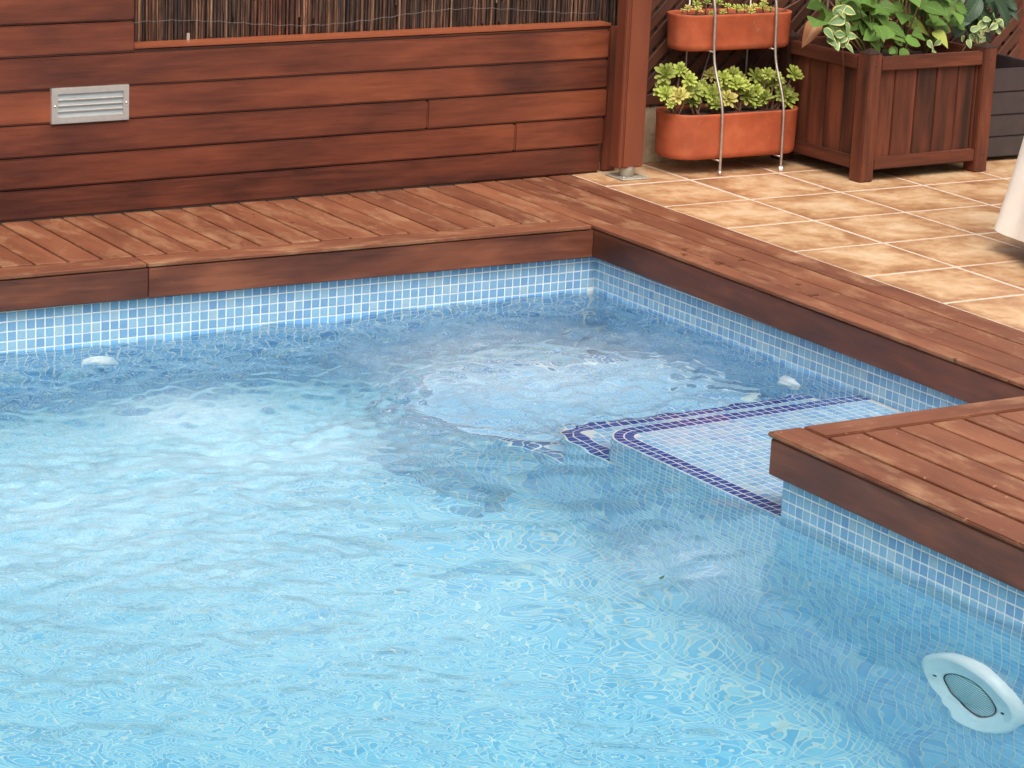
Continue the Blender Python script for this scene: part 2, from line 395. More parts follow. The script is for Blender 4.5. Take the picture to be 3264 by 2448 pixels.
# lens of the underwater lamp
mt, nt, b = newmat('ribbed_lamp_glass'); M['lens'] = mt
v, rnd, vo = coords(nt, (1, 1, 1), 0)
wv = nt.nodes.new('ShaderNodeTexWave'); wv.bands_direction = 'Z'; wv.inputs['Scale'].default_value = 30.0; wv.inputs['Distortion'].default_value = 0.4
nt.links.new(vo, wv.inputs['Vector'])
nt.links.new(ramp(nt, wv.outputs['Fac'], [(0.0, (0.20, 0.36, 0.38)), (1.0, (0.70, 0.82, 0.82))]), b.inputs['Base Color'])
b.inputs['Roughness'].default_value = 0.12
bump(nt, b, wv.outputs['Fac'], 0.6, 0.004)

# water: refracting surface over a clear, faintly cyan body
mt, nt, b = newmat('pool_water'); M['water'] = mt
b.inputs['Base Color'].default_value = (1, 1, 1, 1); b.inputs['Roughness'].default_value = 0.0
b.inputs['IOR'].default_value = 1.333; b.inputs['Transmission Weight'].default_value = 1.0
gp = nt.nodes.new('ShaderNodeNewGeometry')
mp = nt.nodes.new('ShaderNodeMapping'); mp.inputs['Scale'].default_value = (26, 34, 20); mp.inputs['Rotation'].default_value = (0, 0, 0.5)
nt.links.new(gp.outputs['Position'], mp.inputs['Vector'])
n = noise(nt, mp.outputs[0], 1.0, 3.0, 0.55, 0.8)
at = nt.nodes.new('ShaderNodeAttribute'); at.attribute_name = 'chop'
bn = nt.nodes.new('ShaderNodeBump'); bn.inputs['Distance'].default_value = 0.0045
nt.links.new(math_(nt, 'MULTIPLY', math_(nt, 'SUBTRACT', at.outputs['Fac'], 0.25), 0.5, True), bn.inputs['Strength']); nt.links.new(n, bn.inputs['Height']); nt.links.new(bn.outputs[0], b.inputs['Normal'])
fo = nt.nodes.new('ShaderNodeAttribute'); fo.attribute_name = 'foam_sheen'      # jet bubbles, plus whitish sky reflection painted into the surface
mpf = nt.nodes.new('ShaderNodeMapping'); mpf.inputs['Scale'].default_value = (9, 27, 9); mpf.inputs['Rotation'].default_value = (0, 0, -0.55)
nt.links.new(gp.outputs['Position'], mpf.inputs['Vector'])
fn = noise(nt, mpf.outputs[0], 1.0, 8.0, 0.6, 1.2)
fr_ = nt.nodes.new('ShaderNodeMapRange'); fr_.inputs[1].default_value = 0.30; fr_.inputs[2].default_value = 0.72; fr_.inputs[3].default_value = 0.25; fr_.inputs[4].default_value = 1.7
nt.links.new(fn, fr_.inputs[0])
ff = math_(nt, 'MULTIPLY', fo.outputs['Fac'], fr_.outputs[0], True)
fb = nt.nodes.new('ShaderNodeBsdfDiffuse'); fb.inputs['Color'].default_value = (0.80, 0.89, 0.93, 1)
ms = nt.nodes.new('ShaderNodeMixShader'); nt.links.new(ff, ms.inputs[0]); nt.links.new(b.outputs[0], ms.inputs[1]); nt.links.new(fb.outputs[0], ms.inputs[2])
nt.links.new(ms.outputs[0], [x for x in nt.nodes if x.type == 'OUTPUT_MATERIAL'][0].inputs['Surface'])
va = nt.nodes.new('ShaderNodeVolumeAbsorption'); va.inputs['Color'].default_value = (0.42, 0.90, 0.965, 1); va.inputs['Density'].default_value = 0.36
nt.links.new(va.outputs[0], [x for x in nt.nodes if x.type == 'OUTPUT_MATERIAL'][0].inputs['Volume'])

# ------------------------------------------------------------------ setting: ground and pool shell
PX, PY = -30.79, -77.16         # the platform's tiled wall
def zt(x, y): return -0.205 + 0.00866*x - 0.0116*y     # one mosaic joint runs on this (very slightly sloping) level
def zwat(x, y): return zt(x, y) - 0.42
DT = 7.2                        # deck and patio level
FLOOR = -50.0
def zfl(y): return -30.0+0.16*np.maximum(y, -100.0)        # pool floor, deepening towards the camera
PEND = -77.16 + 0.85            # far end of the platform wall

def quads_xy(rects, z):
    V = []; F = []
    for x0, y0, x1, y1 in rects:
        k = len(V); V += [(x0, y0, z), (x1, y0, z), (x1, y1, z), (x0, y1, z)]; F.append((k, k+1, k+2, k+3))
    return V, F
V, F = quads_xy([(3, -1500, 1500, 3), (-1500, 3, 1500, 1500), (-1500, -1500, -173, 3), (-173, -1500, 3, -233)], 5.3)
tag(mesh_from('ground', V, F, M['ground']), 'bare earth running out beneath the decks and the patio', 'ground', kind='structure')

TB, TT, TH = 0.43, 0.395, 0.07
unit_v = [(-TB, -TB, 0), (TB, -TB, 0), (TB, TB, 0), (-TB, TB, 0), (-TT, -TT, TH), (TT, -TT, TH), (TT, TT, TH), (-TT, TT, TH)]
unit_f = [(4, 5, 6, 7), (0, 1, 5, 4), (1, 2, 6, 5), (2, 3, 7, 6), (3, 0, 4, 7)]
def tile_mesh(name, mat):
    me = bpy.data.meshes.new(name); me.from_pydata([tuple(S*c for c in v) for v in unit_v], [], unit_f); me.materials.append(mat); return me
TM = {k: tile_mesh('mosaic_'+k, M[k]) for k in ('tile', 'tile_tread_lit', 'tile_navy')}
ROT = {'-Y': Euler((PI/2, 0, 0)), '-X': Euler((PI/2, 0, -PI/2)), 'Z': Euler((0, 0, 0)), '+Y': Euler((PI/2, 0, PI))}

def place_tiles(parent, centres, face, key='tile', rz=None, sc_=None):
    for i, c in enumerate(centres):
        o = bpy.data.objects.new('mosaic_tile', TM[key]); col.objects.link(o)
        o.parent = parent; o.location = Vector(c)*S; o.rotation_euler = ROT[face]
        if rz is not None: o.rotation_euler.z = rz[i]
        if sc_ is not None: o.scale = sc_[i]

def stuff_tiles(name, centres, face, mat, parent, label=None):
    c = np.asarray(centres, float)
    R = np.array(ROT[face].to_matrix()); uv = np.asarray(unit_v) @ R.T
    V = (c[:, None, :] + uv[None]).reshape(-1, 3)
    F = (np.arange(len(c))[:, None, None]*8 + np.asarray(unit_f)[None]).reshape(-1, 4)
    o = mesh_from(name, V, F, mat, parent); tag(o, kind='stuff'); return o

def sbox(name, lo, hi, mat, parent=None):
    return box(name, lo, hi, mat, parent, 0)

# back wall
wb = sbox('pool_wall', (-173, 0, -56), (0, 3, 6.2), M['grout']); tag(wb, 'back pool wall of blue mosaic under the fence side deck', 'pool wall', kind='structure')
wb.location = (0, 0, 0); wb.data.transform(Matrix.Translation(Vector((-86.5, 1.5, -24.9))*S))
xs = [-0.4] + [-0.8-0.5-k for k in range(74)]
near, far = [], []
for x in xs[1:]:
    for r in range(4): near.append((x, 0, zt(x, 0)+r+0.5))
    for r in range(-48, 0): far.append((x, 0, zt(x, 0)+r+0.5))
for k in range(74, 172):
    for r in range(-48, 4): far.append((-1.3-k, 0, zt(-1.3-k, 0)+r+0.5))
place_tiles(wb, near, '-Y')
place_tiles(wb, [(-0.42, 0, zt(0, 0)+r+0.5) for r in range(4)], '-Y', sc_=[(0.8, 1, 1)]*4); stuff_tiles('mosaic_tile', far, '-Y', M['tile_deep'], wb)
# right wall
wr = sbox('pool_wall', (0, -233, -56), (3, 3, 6.2), M['grout']); tag(wr, 'right pool wall of blue mosaic running from the corner to the steps', 'pool wall', kind='structure')
wr.location = (0, 0, 0); wr.data.transform(Matrix.Translation(Vector((1.5, -115, -24.9))*S))
near, far = [], []
for k in range(76):
    y = -0.5-k
    for r in range(-48, 4):
        (near if (r >= 0 and k < 68) or (r == -1 and 46 < k < 62) else far).append((0, y, zt(0, y)+r+0.5))
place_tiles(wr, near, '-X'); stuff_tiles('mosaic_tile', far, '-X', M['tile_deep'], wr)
# platform wall
wp = sbox('pool_wall', (PX, -233, -56), (0, PEND, 6.2), M['grout']); tag(wp, 'near pool wall of blue mosaic under the platform deck, carrying the lamp', 'pool wall', kind='structure')
cc = (Vector((PX, -233, -56))+Vector((0, PEND, 6.2)))/2
wp.location = (0, 0, 0); wp.data.transform(Matrix.Translation(cc*S))
near, far = [], []
for k in range(-1, 60):
    y = PY-0.5-k
    for r in range(-48, 4):
        if k == -1: y = PY+0.46
        (near if (-3 <= r and k < 42) else far).append((PX, y, zt(PX, y)+r+0.5))
place_tiles(wp, near[:300], '-X'); stuff_tiles('mosaic_tile', far+near[300:], '-X', M['tile_side_lit'], wp)
far = [(x, PEND, zt(x, PEND)+r+0.5) for x in np.arange(PX+0.5, -0.2, 1.0) for r in range(0, 4)]
stuff_tiles('mosaic_tile', far, '+Y', M['tile'], wp)
# far side walls that close the basin behind the camera
V = []; F = []
wl = sbox('pool_wall', (-176, -236, -56), (-173, 3, 6.2), M['tile']); tag(wl, 'left pool wall beyond the left edge of the photo', 'pool wall', kind='structure')
wn = sbox('pool_wall', (-173, -236, -56), (3, -233, 6.2), M['tile']); tag(wn, 'pool wall on the near side, below the camera', 'pool wall', kind='structure')
# floor
fv = [(x, y, z) for y in (0.0, -100.0, -233.0) for x, z in ((-173, zfl(y)), (0, zfl(y)), (0, -54), (-173, -54))]
fl = mesh_from('pool_floor', fv, [(0, 1, 5, 4), (4, 5, 9, 8), (2, 3, 7, 6), (6, 7, 11, 10), (0, 3, 2, 1), (8, 9, 10, 11), (0, 4, 7, 3), (4, 8, 11, 7), (1, 2, 6, 5), (5, 6, 10, 9)], M['grout']); tag(fl, 'pale blue mosaic pool floor seen rippling through the water', 'pool floor', kind='structure')
bm = bmesh.new(); bm.from_mesh(fl.data); bmesh.ops.recalc_face_normals(bm, faces=bm.faces); bm.to_mesh(fl.data); bm.free()
gx, gy = np.meshgrid(np.arange(-118, 0)+0.5, np.arange(-150, 0)+0.5)
gx, gy = gx.ravel(), gy.ravel(); keep = ~((gx > PX) & (gy < PEND)); gx, gy = gx[keep], gy[keep]
ft = stuff_tiles('mosaic_tile', np.stack([gx, gy, np.zeros(gx.shape)], 1), 'Z', M['tile_floor_lit'], fl)
co = np.empty(len(ft.data.vertices)*3); ft.data.vertices.foreach_get('co', co); co = co.reshape(-1, 3); co[:, 2] += zfl(co[:, 1]/S)*S
ft.data.vertices.foreach_set('co', co.ravel())

# rounded cove where the walls meet the floor
def cove(name_parent, place, n_along, R=10.0):
    nv_ = int(R*PI/2); V = []; F = []; Vg = []; Fg = []
    for i in range(n_along):
        for j in range(nv_):
            a0, a1 = (j+0.09)/nv_*PI/2, (j+0.91)/nv_*PI/2
            k = len(V); i0, i1 = i+0.09, i+0.91
            V += [place(i0, a0, R), place(i1, a0, R), place(i1, a1, R), place(i0, a1, R), place(i0+.035, a0, R-TH), place(i1-.035, a0, R-TH), place(i1-.035, a1, R-TH), place(i0+.035, a1, R-TH)]
            F += [tuple(k+q for q in f) for f in unit_f]
    for i in range(n_along+1):
        for j in range(nv_+1): Vg.append(place(i, j/nv_*PI/2, R))
    for i in range(n_along):
        for j in range(nv_): a = i*(nv_+1)+j; Fg.append((a, a+nv_+1, a+nv_+2, a+1))
    g = mesh_from('cove', Vg, Fg, M['grout'], name_parent, smooth=True)
    t = mesh_from('mosaic_tile', V, F, M['tile_floor_lit'], name_parent); tag(t, kind='stuff'); tag(g, kind='stuff')
    for o in (t,):
        bm = bmesh.new(); bm.from_mesh(o.data); bmesh.ops.recalc_face_normals(bm, faces=bm.faces); bm.to_mesh(o.data); bm.free()
RC = 10.0
def pl_back(i, a, r): y = -RC+r*math.sin(PI/2-a) ; return (-118+i, y, zfl(-RC/2)+RC-r*math.cos(PI/2-a))
cove(fl, pl_back, 117)
def pl_plat(i, a, r): y = -140+i; return (PX+0.05-RC+r*math.cos(a), y, zfl(y)+RC-r*math.sin(a))
cove(fl, pl_plat, 104)

# ------------------------------------------------------------------ steps: three stacked treads with navy edging
steps = empty('pool_steps', (0, 0, 0)); tag(steps, 'pale mosaic pool steps edged with two rows of navy tiles', 'pool steps', kind='structure')
def arc(cx, cy_, rx_, ry_, a0, a1, n):
    return [(cx+rx_*math.cos(a), cy_+ry_*math.sin(a)) for a in np.linspace(a0, a1, n)]
def resample(path, step=1.0):
    p = np.array(path); d = np.r_[0, np.cumsum(np.linalg.norm(np.diff(p, axis=0), axis=1))]
    n = max(1, round(d[-1]/step)); t = np.linspace(0, d[-1], n+1)
    return np.stack([np.interp(t, d, p[:, 0]), np.interp(t, d, p[:, 1])], 1)
def offset(p, d):
    t = np.gradient(p, axis=0); t /= np.linalg.norm(t, axis=1)[:, None]
    n = np.stack([-t[:, 1], t[:, 0]], 1)          # left of travel
    return p + n*d
def poly_inside(px, py, poly):
    ins = np.zeros(px.shape, bool); j = len(poly)-1
    for i in range(len(poly)):
        xi, yi = poly[i]; xj, yj = poly[j]
        c = ((yi > py) != (yj > py)) & (px < (xj-xi)*(py-yi)/(yj-yi+1e-12)+xi)
        ins ^= c; j = i
    return ins
def quad_tiles(pa, pb, z, gap=0.09):
    """tiles between two offset paths, as separate little raised blocks"""
    out = []
    for i in range(len(pa)-1):
        q = np.array([pa[i], pa[i+1], pb[i+1], pb[i]]); c = q.mean(0)
        a = c+(q-c)*(1-2*gap*0.8); b_ = c+(q-c)*(1-2*gap*1.15)
        out.append((c, [(x-c[0], y-c[1], 0) for x, y in a]+[(x-c[0], y-c[1], TH) for x, y in b_], z(c[0], c[1])))
    return out
def tread(path, close, zf, zbot, indiv, light_indiv, edge='tile_navy'):
    poly = list(path)+close
    n = len(poly)
    V = [(x, y, zf(x, y)) for x, y in poly]+[(x, y, zbot) for x, y in poly]
    F = [tuple(range(n-1, -1, -1))]+[(i, (i+1) % n, n+(i+1) % n, n+i) for i in range(n)]
    t = mesh_from('step', V, F, M['grout'], steps)
    bm = bmesh.new(); bm.from_mesh(t.data); bmesh.ops.triangulate(bm, faces=[f for f in bm.faces if len(f.verts) > 4]); bmesh.ops.recalc_face_normals(bm, faces=bm.faces); bm.to_mesh(t.data); bm.free()
    rp = resample(path, 1.0)
    # path travels so that the inside lies on its left
    navy = []
    for k in range(2):
        pa, pb = offset(rp, 0.06+k*1.0), offset(rp, 1.06+k*1.0)
        navy += quad_tiles(pa, pb, zf)
    if indiv:
        for c, v, z in navy:
            o = mesh_from('mosaic_tile', v, [(4, 5, 6, 7), (0, 1, 5, 4), (1, 2, 6, 5), (2, 3, 7, 6), (3, 0, 4, 7)], M['tile_navy'], t); o.location = Vector((c[0], c[1], z))*S
            if o.data.polygons[0].normal.z < 0: o.data.flip_normals()
    else:
        V = []; F = []
        for c, v, z in navy:
            k = len(V); V += [(a+c[0], b_+c[1], z+d) for a, b_, d in v]
            F += [tuple(k+i for i in f) for f in [(4, 5, 6, 7), (0, 1, 5, 4), (1, 2, 6, 5), (2, 3, 7, 6), (3, 0, 4, 7)]]
        tag(mesh_from('mosaic_tile', V, F, M[edge], t), kind='stuff')
    inner = offset(rp, 2.06).tolist()+close
    gx, gy = np.meshgrid(LX+2.08+0.5+np.arange(-8, 29), path[0][1]-2.08-0.5-np.arange(-6, 40)); gx, gy = gx.ravel(), gy.ravel()
    ok = poly_inside(gx, gy, inner)
    for dx, dy in ((.36, .36), (-.36, .36), (.36, -.36), (-.36, -.36)): ok &= poly_inside(gx+dx, gy+dy, inner)
    gx, gy = gx[ok], gy[ok]
    cs = [(x, y, zf(x, y)) for x, y in zip(gx, gy)]
    vis = [c for c in cs if light_indiv and c[1] < -49.5 and c[1] > -76 and (c[0] < -14 or c[1] > -56)]
    vis.sort(key=lambda c: (c[0]+163)**2+(c[1]+244)**2); vis = vis[:180] if light_indiv else []
    vs = set(vis)
    if vis: place_tiles(t, vis, 'Z', 'tile_tread_lit')
    stuff_tiles('mosaic_tile', [c for c in cs if c not in vs], 'Z', M['tile_tread_lit'], t)
    # risers clad in mosaic
    o = offset(rp, 0.0); tt = np.gradient(o, axis=0); V = []; F = []
    for i in range(len(o)-1):
        a, b_ = o[i], o[i+1]; tdir = (b_-a)/np.linalg.norm(b_-a); nrm = np.array([tdir[1], -tdir[0]])
        for r in range(int(zf(*a)-zbot)):
            z1 = zf(*a)-0.12-r; z0 = z1-0.82; k = len(V)
            p0 = a+tdir*0.09+nrm*0.0; p1 = b_-tdir*0.09
            q0 = p0+tdir*0.04+nrm*TH; q1 = p1-tdir*0.04+nrm*TH
            V += [(p0[0], p0[1], z0), (p1[0], p1[1], z0), (p1[0], p1[1], z1), (p0[0], p0[1], z1), (q0[0], q0[1], z0+.03), (q1[0], q1[1], z0+.03), (q1[0], q1[1], z1-.03), (q0[0], q0[1], z1-.03)]
            F += [tuple(k+j for j in f) for f in [(4, 5, 6, 7), (0, 1, 5, 4), (1, 2, 6, 5), (2, 3, 7, 6), (3, 0, 4, 7)]]
    rz_ = mesh_from('riser_tile', V, F, M['tile_side_lit'], t); tag(rz_, kind='stuff')
    bm = bmesh.new(); bm.from_mesh(rz_.data); bmesh.ops.recalc_face_normals(bm, faces=bm.faces); bm.to_mesh(rz_.data); bm.free()
    return t
LX = PX + 0.02
p1 = [(-0.02, -48.0)] + arc(LX+3.6, -51.6, 3.6, 3.6, PI/2, PI, 10) + [(LX, PEND-0.02)]
tread(p1, [(-0.02, PEND-0.02)], lambda x, y: zt(x, y)-0.95, FLOOR-0.7, True, True)
p2 = [(-0.02, -39.2)] + arc(LX+4.2, -43.4, 4.2, 4.2, PI/2, PI, 10) + [(LX, -51.6)]
tread(p2, [(-0.02, -51.6)], lambda x, y: -8.0, FLOOR-0.7, False, False)
p3 = [(-0.02, -14.0), (-8, -10.5), (-16, -9.0)] + arc(-24, -21, 12.3, 12.2, PI/2, PI, 14) + [(-36.3, -26), (-35, -30.5), (-32.5, -35), (LX, -38.0), (LX, -43.4)]
tread(p3, [(-0.02, -43.4)], lambda x, y: -15.5, FLOOR-0.7, False, False, 'tile_slate')

# ------------------------------------------------------------------ water
def comps(n, lmin, lmax, slope, dir0=None, spread=PI):
    lam = np.exp(RNG.uniform(np.log(lmin), np.log(lmax), n)); k = 2*PI/lam
    th = RNG.uniform(-spread, spread, n)+(dir0 or 0)
    return k*np.cos(th), k*np.sin(th), RNG.uniform(0, 2*PI, n), slope/k*math.sqrt(2.0/n)
xa = np.concatenate([np.linspace(-172.5, -108, 40)[:-1], np.linspace(-108, 0.3, 400)])
ya = np.concatenate([np.linspace(-232.5, -128, 60)[:-1], np.linspace(-128, 0.3, 470)])
GX, GY = np.meshgrid(xa, ya, indexing='ij')
def gauss(cx, cy_, sx_, sy_): return np.exp(-((GX-cx)/sx_)**2-((GY-cy_)/sy_)**2)
rb = np.sqrt(((GX+24)/1.15)**2+(GY+25)**2)
ring = np.exp(-((rb-15.0)/4.5)**2)
chop = 0.27+1.05*ring+0.5*gauss(-63, -24, 11, 12)+0.45*gauss(-50, -36, 22, 16)+0.35*gauss(-85, -45, 30, 30)
chop += 0.25*np.exp(-((GY+2)/5)**2)+0.12*np.exp(-((GX+3)/5)**2)
calm = 1-0.9*np.exp(-np.maximum(0, (-52-GX)/14)**2)*np.exp(-np.maximum(0, (GY+58)/12)**2); chop *= calm
chop *= 1-0.93*np.exp(-(np.maximum(0, -29.0-GX)/4)**2)*(GY < -46)*np.exp(-(np.maximum(0, GY+50)/4)**2)
fine_zone = np.clip((GX+112)/10, 0, 1)*np.clip((GY+132)/10, 0, 1)
H = np.zeros_like(GX)
for kx, ky, ph, a in zip(*comps(50, 1.1, 2.4, 0.13)): H += a*np.sin(kx*GX+ky*GY+ph)*(np.maximum(0, chop-0.3)+0.35*ring)*fine_zone
for kx, ky, ph, a in zip(*comps(46, 1.8, 4.2, 0.20)): H += a*np.sin(kx*GX+ky*GY+ph)*chop*fine_zone
for kx, ky, ph, a in zip(*comps(40, 4.0, 11.0, 0.075)): H += a*np.sin(kx*GX+ky*GY+ph)*(0.55+0.6*chop)*fine_zone
for kx, ky, ph, a in zip(*comps(16, 12.0, 30.0, 0.03)): H += a*np.sin(kx*GX+ky*GY+ph)*(0.5+chop*0.5)
streak = np.clip(0.15+0.75*np.exp(-((GX+80)/34)**2-((GY+70)/48)**2)+0.5*gauss(-63, -24, 16, 16), 0, 1)*np.clip(chop*2.2, 0.25, 1)
W_ = np.zeros_like(H); E_ = np.zeros_like(H)
for kx, ky, ph, a in zip(*comps(14, 3.2, 7.5, 1.0, 1.01, 0.42)):
    W_ += np.sin(kx*GX+ky*GY+ph)
for kx, ky, ph, a in zip(*comps(8, 9, 22, 1.0)): E_ += np.sin(kx*GX+ky*GY+ph)
W_ /= math.sqrt(7.0); E_ = np.clip(0.5+E_/4.0, 0, 1.3)
H += 0.065*(np.exp(np.minimum(W_, 1.9)*0.85)-1.4)*streak*np.minimum(E_, 0.95)*fine_zone*np.clip((-GY-8)/10, 0.15, 1)
H *= 1-0.55*np.exp(-((GX+42)/9)**2-((GY+114)/14)**2)
ta = np.arctan2(GY+25, GX+24); lower_left = 0.45+0.55*np.clip(np.cos(ta-math.radians(225)), 0, 1)
sw = np.sin(2*PI*rb/2.6+1.2*ta+0.7*np.sin(ta*5+rb*0.4)+0.5*np.sin(ta*9))
H += 0.13*(np.exp(0.8*sw)-1.2)*np.exp(-((rb-15.5)/4.5)**2)*lower_left+0.05*np.sin(2*PI*rb/3.6+2*ta)*np.exp(-(rb/12)**4)
shallow = (GX > -31.5) & (GY < -46) & (GY > -78)
H = np.where(shallow, H*0.25, H)
ZW = zwat(GX, GY)+H
nx, ny = GX.shape
idx = np.arange(nx*ny).reshape(nx, ny)
cxm = 0.25*(GX[:-1, :-1]+GX[1:, :-1]+GX[:-1, 1:]+GX[1:, 1:]); cym = 0.25*(GY[:-1, :-1]+GY[1:, :-1]+GY[:-1, 1:]+GY[1:, 1:])
keepc = ~((cxm > PX+0.5) & (cym < PEND-0.5))
q = np.stack([idx[:-1, :-1], idx[1:, :-1], idx[1:, 1:], idx[:-1, 1:]], -1)
top = q[keepc]
V = np.stack([GX, GY, ZW], -1).reshape(-1, 3)
ZB = -52.0
Vb = V.copy(); Vb[:, 2] = ZB; nv = len(V)
# boundary edges of the kept cells
e = np.concatenate([top[:, [0, 1]], top[:, [1, 2]], top[:, [2, 3]], top[:, [3, 0]]])
es = np.sort(e, 1); key = es[:, 0].astype(np.int64)*nv+es[:, 1]
u, inv, cnt = np.unique(key, return_inverse=True, return_counts=True)
be = e[cnt[inv] == 1]
side = np.stack([be[:, 1], be[:, 0], be[:, 0]+nv, be[:, 1]+nv], 1)
bot = top[:, ::-1]+nv
allV = np.concatenate([V, Vb]); allF = np.concatenate([top, side, bot])
used = np.unique(allF); remap = -np.ones(len(allV), int); remap[used] = np.arange(len(used))
wat = mesh_from('water', allV[used], remap[allF], M['water'], None, smooth=True)
at_ = wat.data.attributes.new('chop', 'FLOAT', 'POINT')
at_.data.foreach_set('value', np.concatenate([chop.ravel(), np.zeros(nv)])[used].astype(np.float32))
foam_sheen = 0.14*gauss(-82, -50, 26, 20)+0.15*np.exp(-(rb/13.0)**4)+0.04*ring*(0.5+0.5*np.sin(GX*0.9+GY*0.5))+0.18*gauss(-62, -27, 7, 7)+0.10*gauss(-46, -82, 7, 7)+0.12*gauss(-56, -42, 14, 9)+0.07*gauss(-75, -80, 24, 20)
foam_sheen = np.clip(foam_sheen, 0, 0.55)*np.where(shallow, 0.0, 1.0)
af = wat.data.attributes.new('foam_sheen', 'FLOAT', 'POINT')
af.data.foreach_set('value', np.concatenate([foam_sheen.ravel(), np.zeros(nv)])[used].astype(np.float32))
tag(wat, 'clear light blue pool water swirling over the steps', 'water', kind='structure')

# ------------------------------------------------------------------ timber deck
deck = empty('timber_deck', (0, 0, DT)); tag(deck, 'reddish hardwood deck wrapping round the pool edge', 'deck', kind='structure')
def child_box(name, lo, hi, mat, along, bevel=0.07, parent=None, seg=1):
    o = box(name, lo, hi, mat, None, bevel, along, seg); p = parent or deck
    o.parent = p; o.matrix_parent_inverse = Matrix.Translation(-Vector(p.location)); return o
G = 0.24
dj = lambda: random.uniform(-0.035, 0.035)
# back run: boards square to the pool, one border board along it
child_box('deck_board', (-55.1, -1.1, 6.78), (-1.2-G, 2.4-G, DT), M['deck'], 0)
child_box('deck_board', (-112, -1.1, 6.78), (-55.3, 2.4-G, DT), M['deck'], 0)
for k in range(31):
    x1 = -1.25-3.594*k; x0 = x1-3.594
    yb = 24.35+0.0415*x0
    child_box('deck_board', (x0+G, 2.4+G*0.6+abs(dj()), 6.35), (x1-G*0.3, yb, DT+dj()), M['deck'], 1)
# right run
for x0, x1, cuts in ((-1.1, 1.35, [26, -70, -121]), (1.35, 5.1, [26, -38, -121]), (5.1, 8.8, [26, 12.4, -121]), (8.8, 12.45, [26, -121])):
    for a, b_ in zip(cuts[:-1], cuts[1:]):
        child_box('deck_board', (x0+(0 if x0 < -1 else G*0.6), b_+0.05, 6.78 if x0 < 0 else 6.35), (x1-G*0.6, a-0.05, DT+dj()*0.5), M['deck'], 1)
# platform
child_box('deck_board', (-32.0, -121, 6.78), (-28.3-G, -75.1, DT), M['deck'], 1, 0.12, seg=2)
child_box('deck_board', (-28.3+G*0.4, -78.35+G, 6.78), (-1.1-G, -75.05, DT), M['deck'], 0, 0.1, seg=2)
for k in range(8):
    x0 = -28.3+3.64*k; x1 = min(x0+3.64, -1.1)
    child_box('deck_board', (x0+G, -121, 6.35), (x1-G*0.6, -78.35-G, DT+dj()), M['deck'], 1)
# fascia boards
FZ0, FZ1 = 3.5, 6.66
child_box('fascia_board', (-54.95, -1.0, FZ0), (-1.03, -0.02, FZ1), M['fascia'], 0, 0.1)
child_box('fascia_board', (-112, -1.0, FZ0), (-55.05, -0.02, FZ1), M['fascia'], 0, 0.1)
child_box('fascia_board', (-1.0, -76.2, FZ0), (-0.02, -0.03, FZ1), M['fascia'], 1, 0.1)
child_box('fascia_board', (PX-1.0, -121, FZ0), (PX-0.02, -75.35, FZ1), M['fascia'], 1, 0.12)
child_box('fascia_board', (PX+0.05, -76.28, FZ0), (-1.05, -75.4, FZ1), M['fascia'], 0, 0.1)
# slabs under the boards, coloured dark so the gaps look shaded
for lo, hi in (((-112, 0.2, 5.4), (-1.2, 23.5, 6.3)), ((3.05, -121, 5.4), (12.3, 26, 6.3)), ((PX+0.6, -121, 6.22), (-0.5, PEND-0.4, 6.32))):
    child_box('gap_shade_slab', lo, hi, M['dark_base'], 0, 0)

# ------------------------------------------------------------------ tiled patio
patio = empty('patio_floor', (12.5, 0, DT)); tag(patio, 'patio of square mottled brown ceramic tiles with pale grout', 'patio', kind='structure')
child_box('grout_bed', (12.5, -240, 5.35), (140, 31.5, DT-0.05), M['patio_grout'], 0, 0, patio)
XL = [12.55, 24.9, 38.4, 51.4, 64.5, 77.5, 90.5, 103.5, 116.5]; YL = [29.9, 17.4, 4.9, -7.5, -20.0, -32.4, -44.9, -57.4, -69.9, -82.4, -94.9, -107.4, -120]
GG = 0.235
for i in range(len(XL)-1):
    for j in range(len(YL)-1):
        if XL[i] > 95 and YL[j] < -50: continue
        x0, x1 = XL[i]+(0.05 if i == 0 else GG), XL[i+1]-GG; y0, y1 = YL[j+1]+GG, YL[j]-GG
        child_box('floor_tile', (x0, y0, DT-0.35), (x1, y1, DT+random.uniform(-0.02, 0.02)), M['patio_tile'], random.choice((0, 1)), 0.09, patio)

# ------------------------------------------------------------------ added dark backing wall, kept low so the water mirrors sky
bw = box('backing_wall', (-185, 36, 5.3), (150, 40, 28.5), M['backwall'], None, 0.3); tag(bw, 'added dark backing wall glimpsed through the lattice and reeds', 'wall')

# ------------------------------------------------------------------ plank fence
FA = math.atan(0.0415)
fence = empty('plank_fence', (0, 24.1, DT), FA); tag(fence, 'low fence of wide horizontal reddish planks with a taller section at the left', 'fence')
def fence_box(name, s0, s1, z0, z1, d0=0.0, d1=0.9, mat='fence', along=0, bevel=0.19, seg=2, par=None):
    o = box(name, (s0, d0, z0-DT), (s1, d1, z1-DT), M[mat], par or fence, bevel, along, seg); return o
rows = [7.27, 10.6, 14.08, 17.6, 21.25, 24.86]
joints = [[-120, -64, 16.5], [-120, -75, 3.75, 16.9], [-120, -30.5-40, -8.8, 17.1], [-120, -61, 16.7], [-120, -68, 17.0]]
joints[3] = [-120, -52, 17.0]
gp_ = 0.065
for r in range(5):
    for a, b_ in zip(joints[r][:-1], joints[r][1:]):
        o = fence_box('plank', a+0.02, b_-0.02, rows[r]+gp_, rows[r+1]-gp_, random.uniform(0, 0.05), 0.9); o.pass_index = [31, 48, 44, 47, 50][r]
        sh = o.location.x; o.location.x = 0; o.data.transform(Matrix.Translation((sh, 0, 0)))   # one origin per row, so stain and grain run on across a joint
fence_box('plank', -46.6, 17.0, 24.95, 25.12, 0.45, 0.95, bevel=0.03, seg=1)
fence_box('cap_rail', -46.55, 17.3, 25.22, 25.58, 0.22, 2.8, bevel=0.06).pass_index = 88
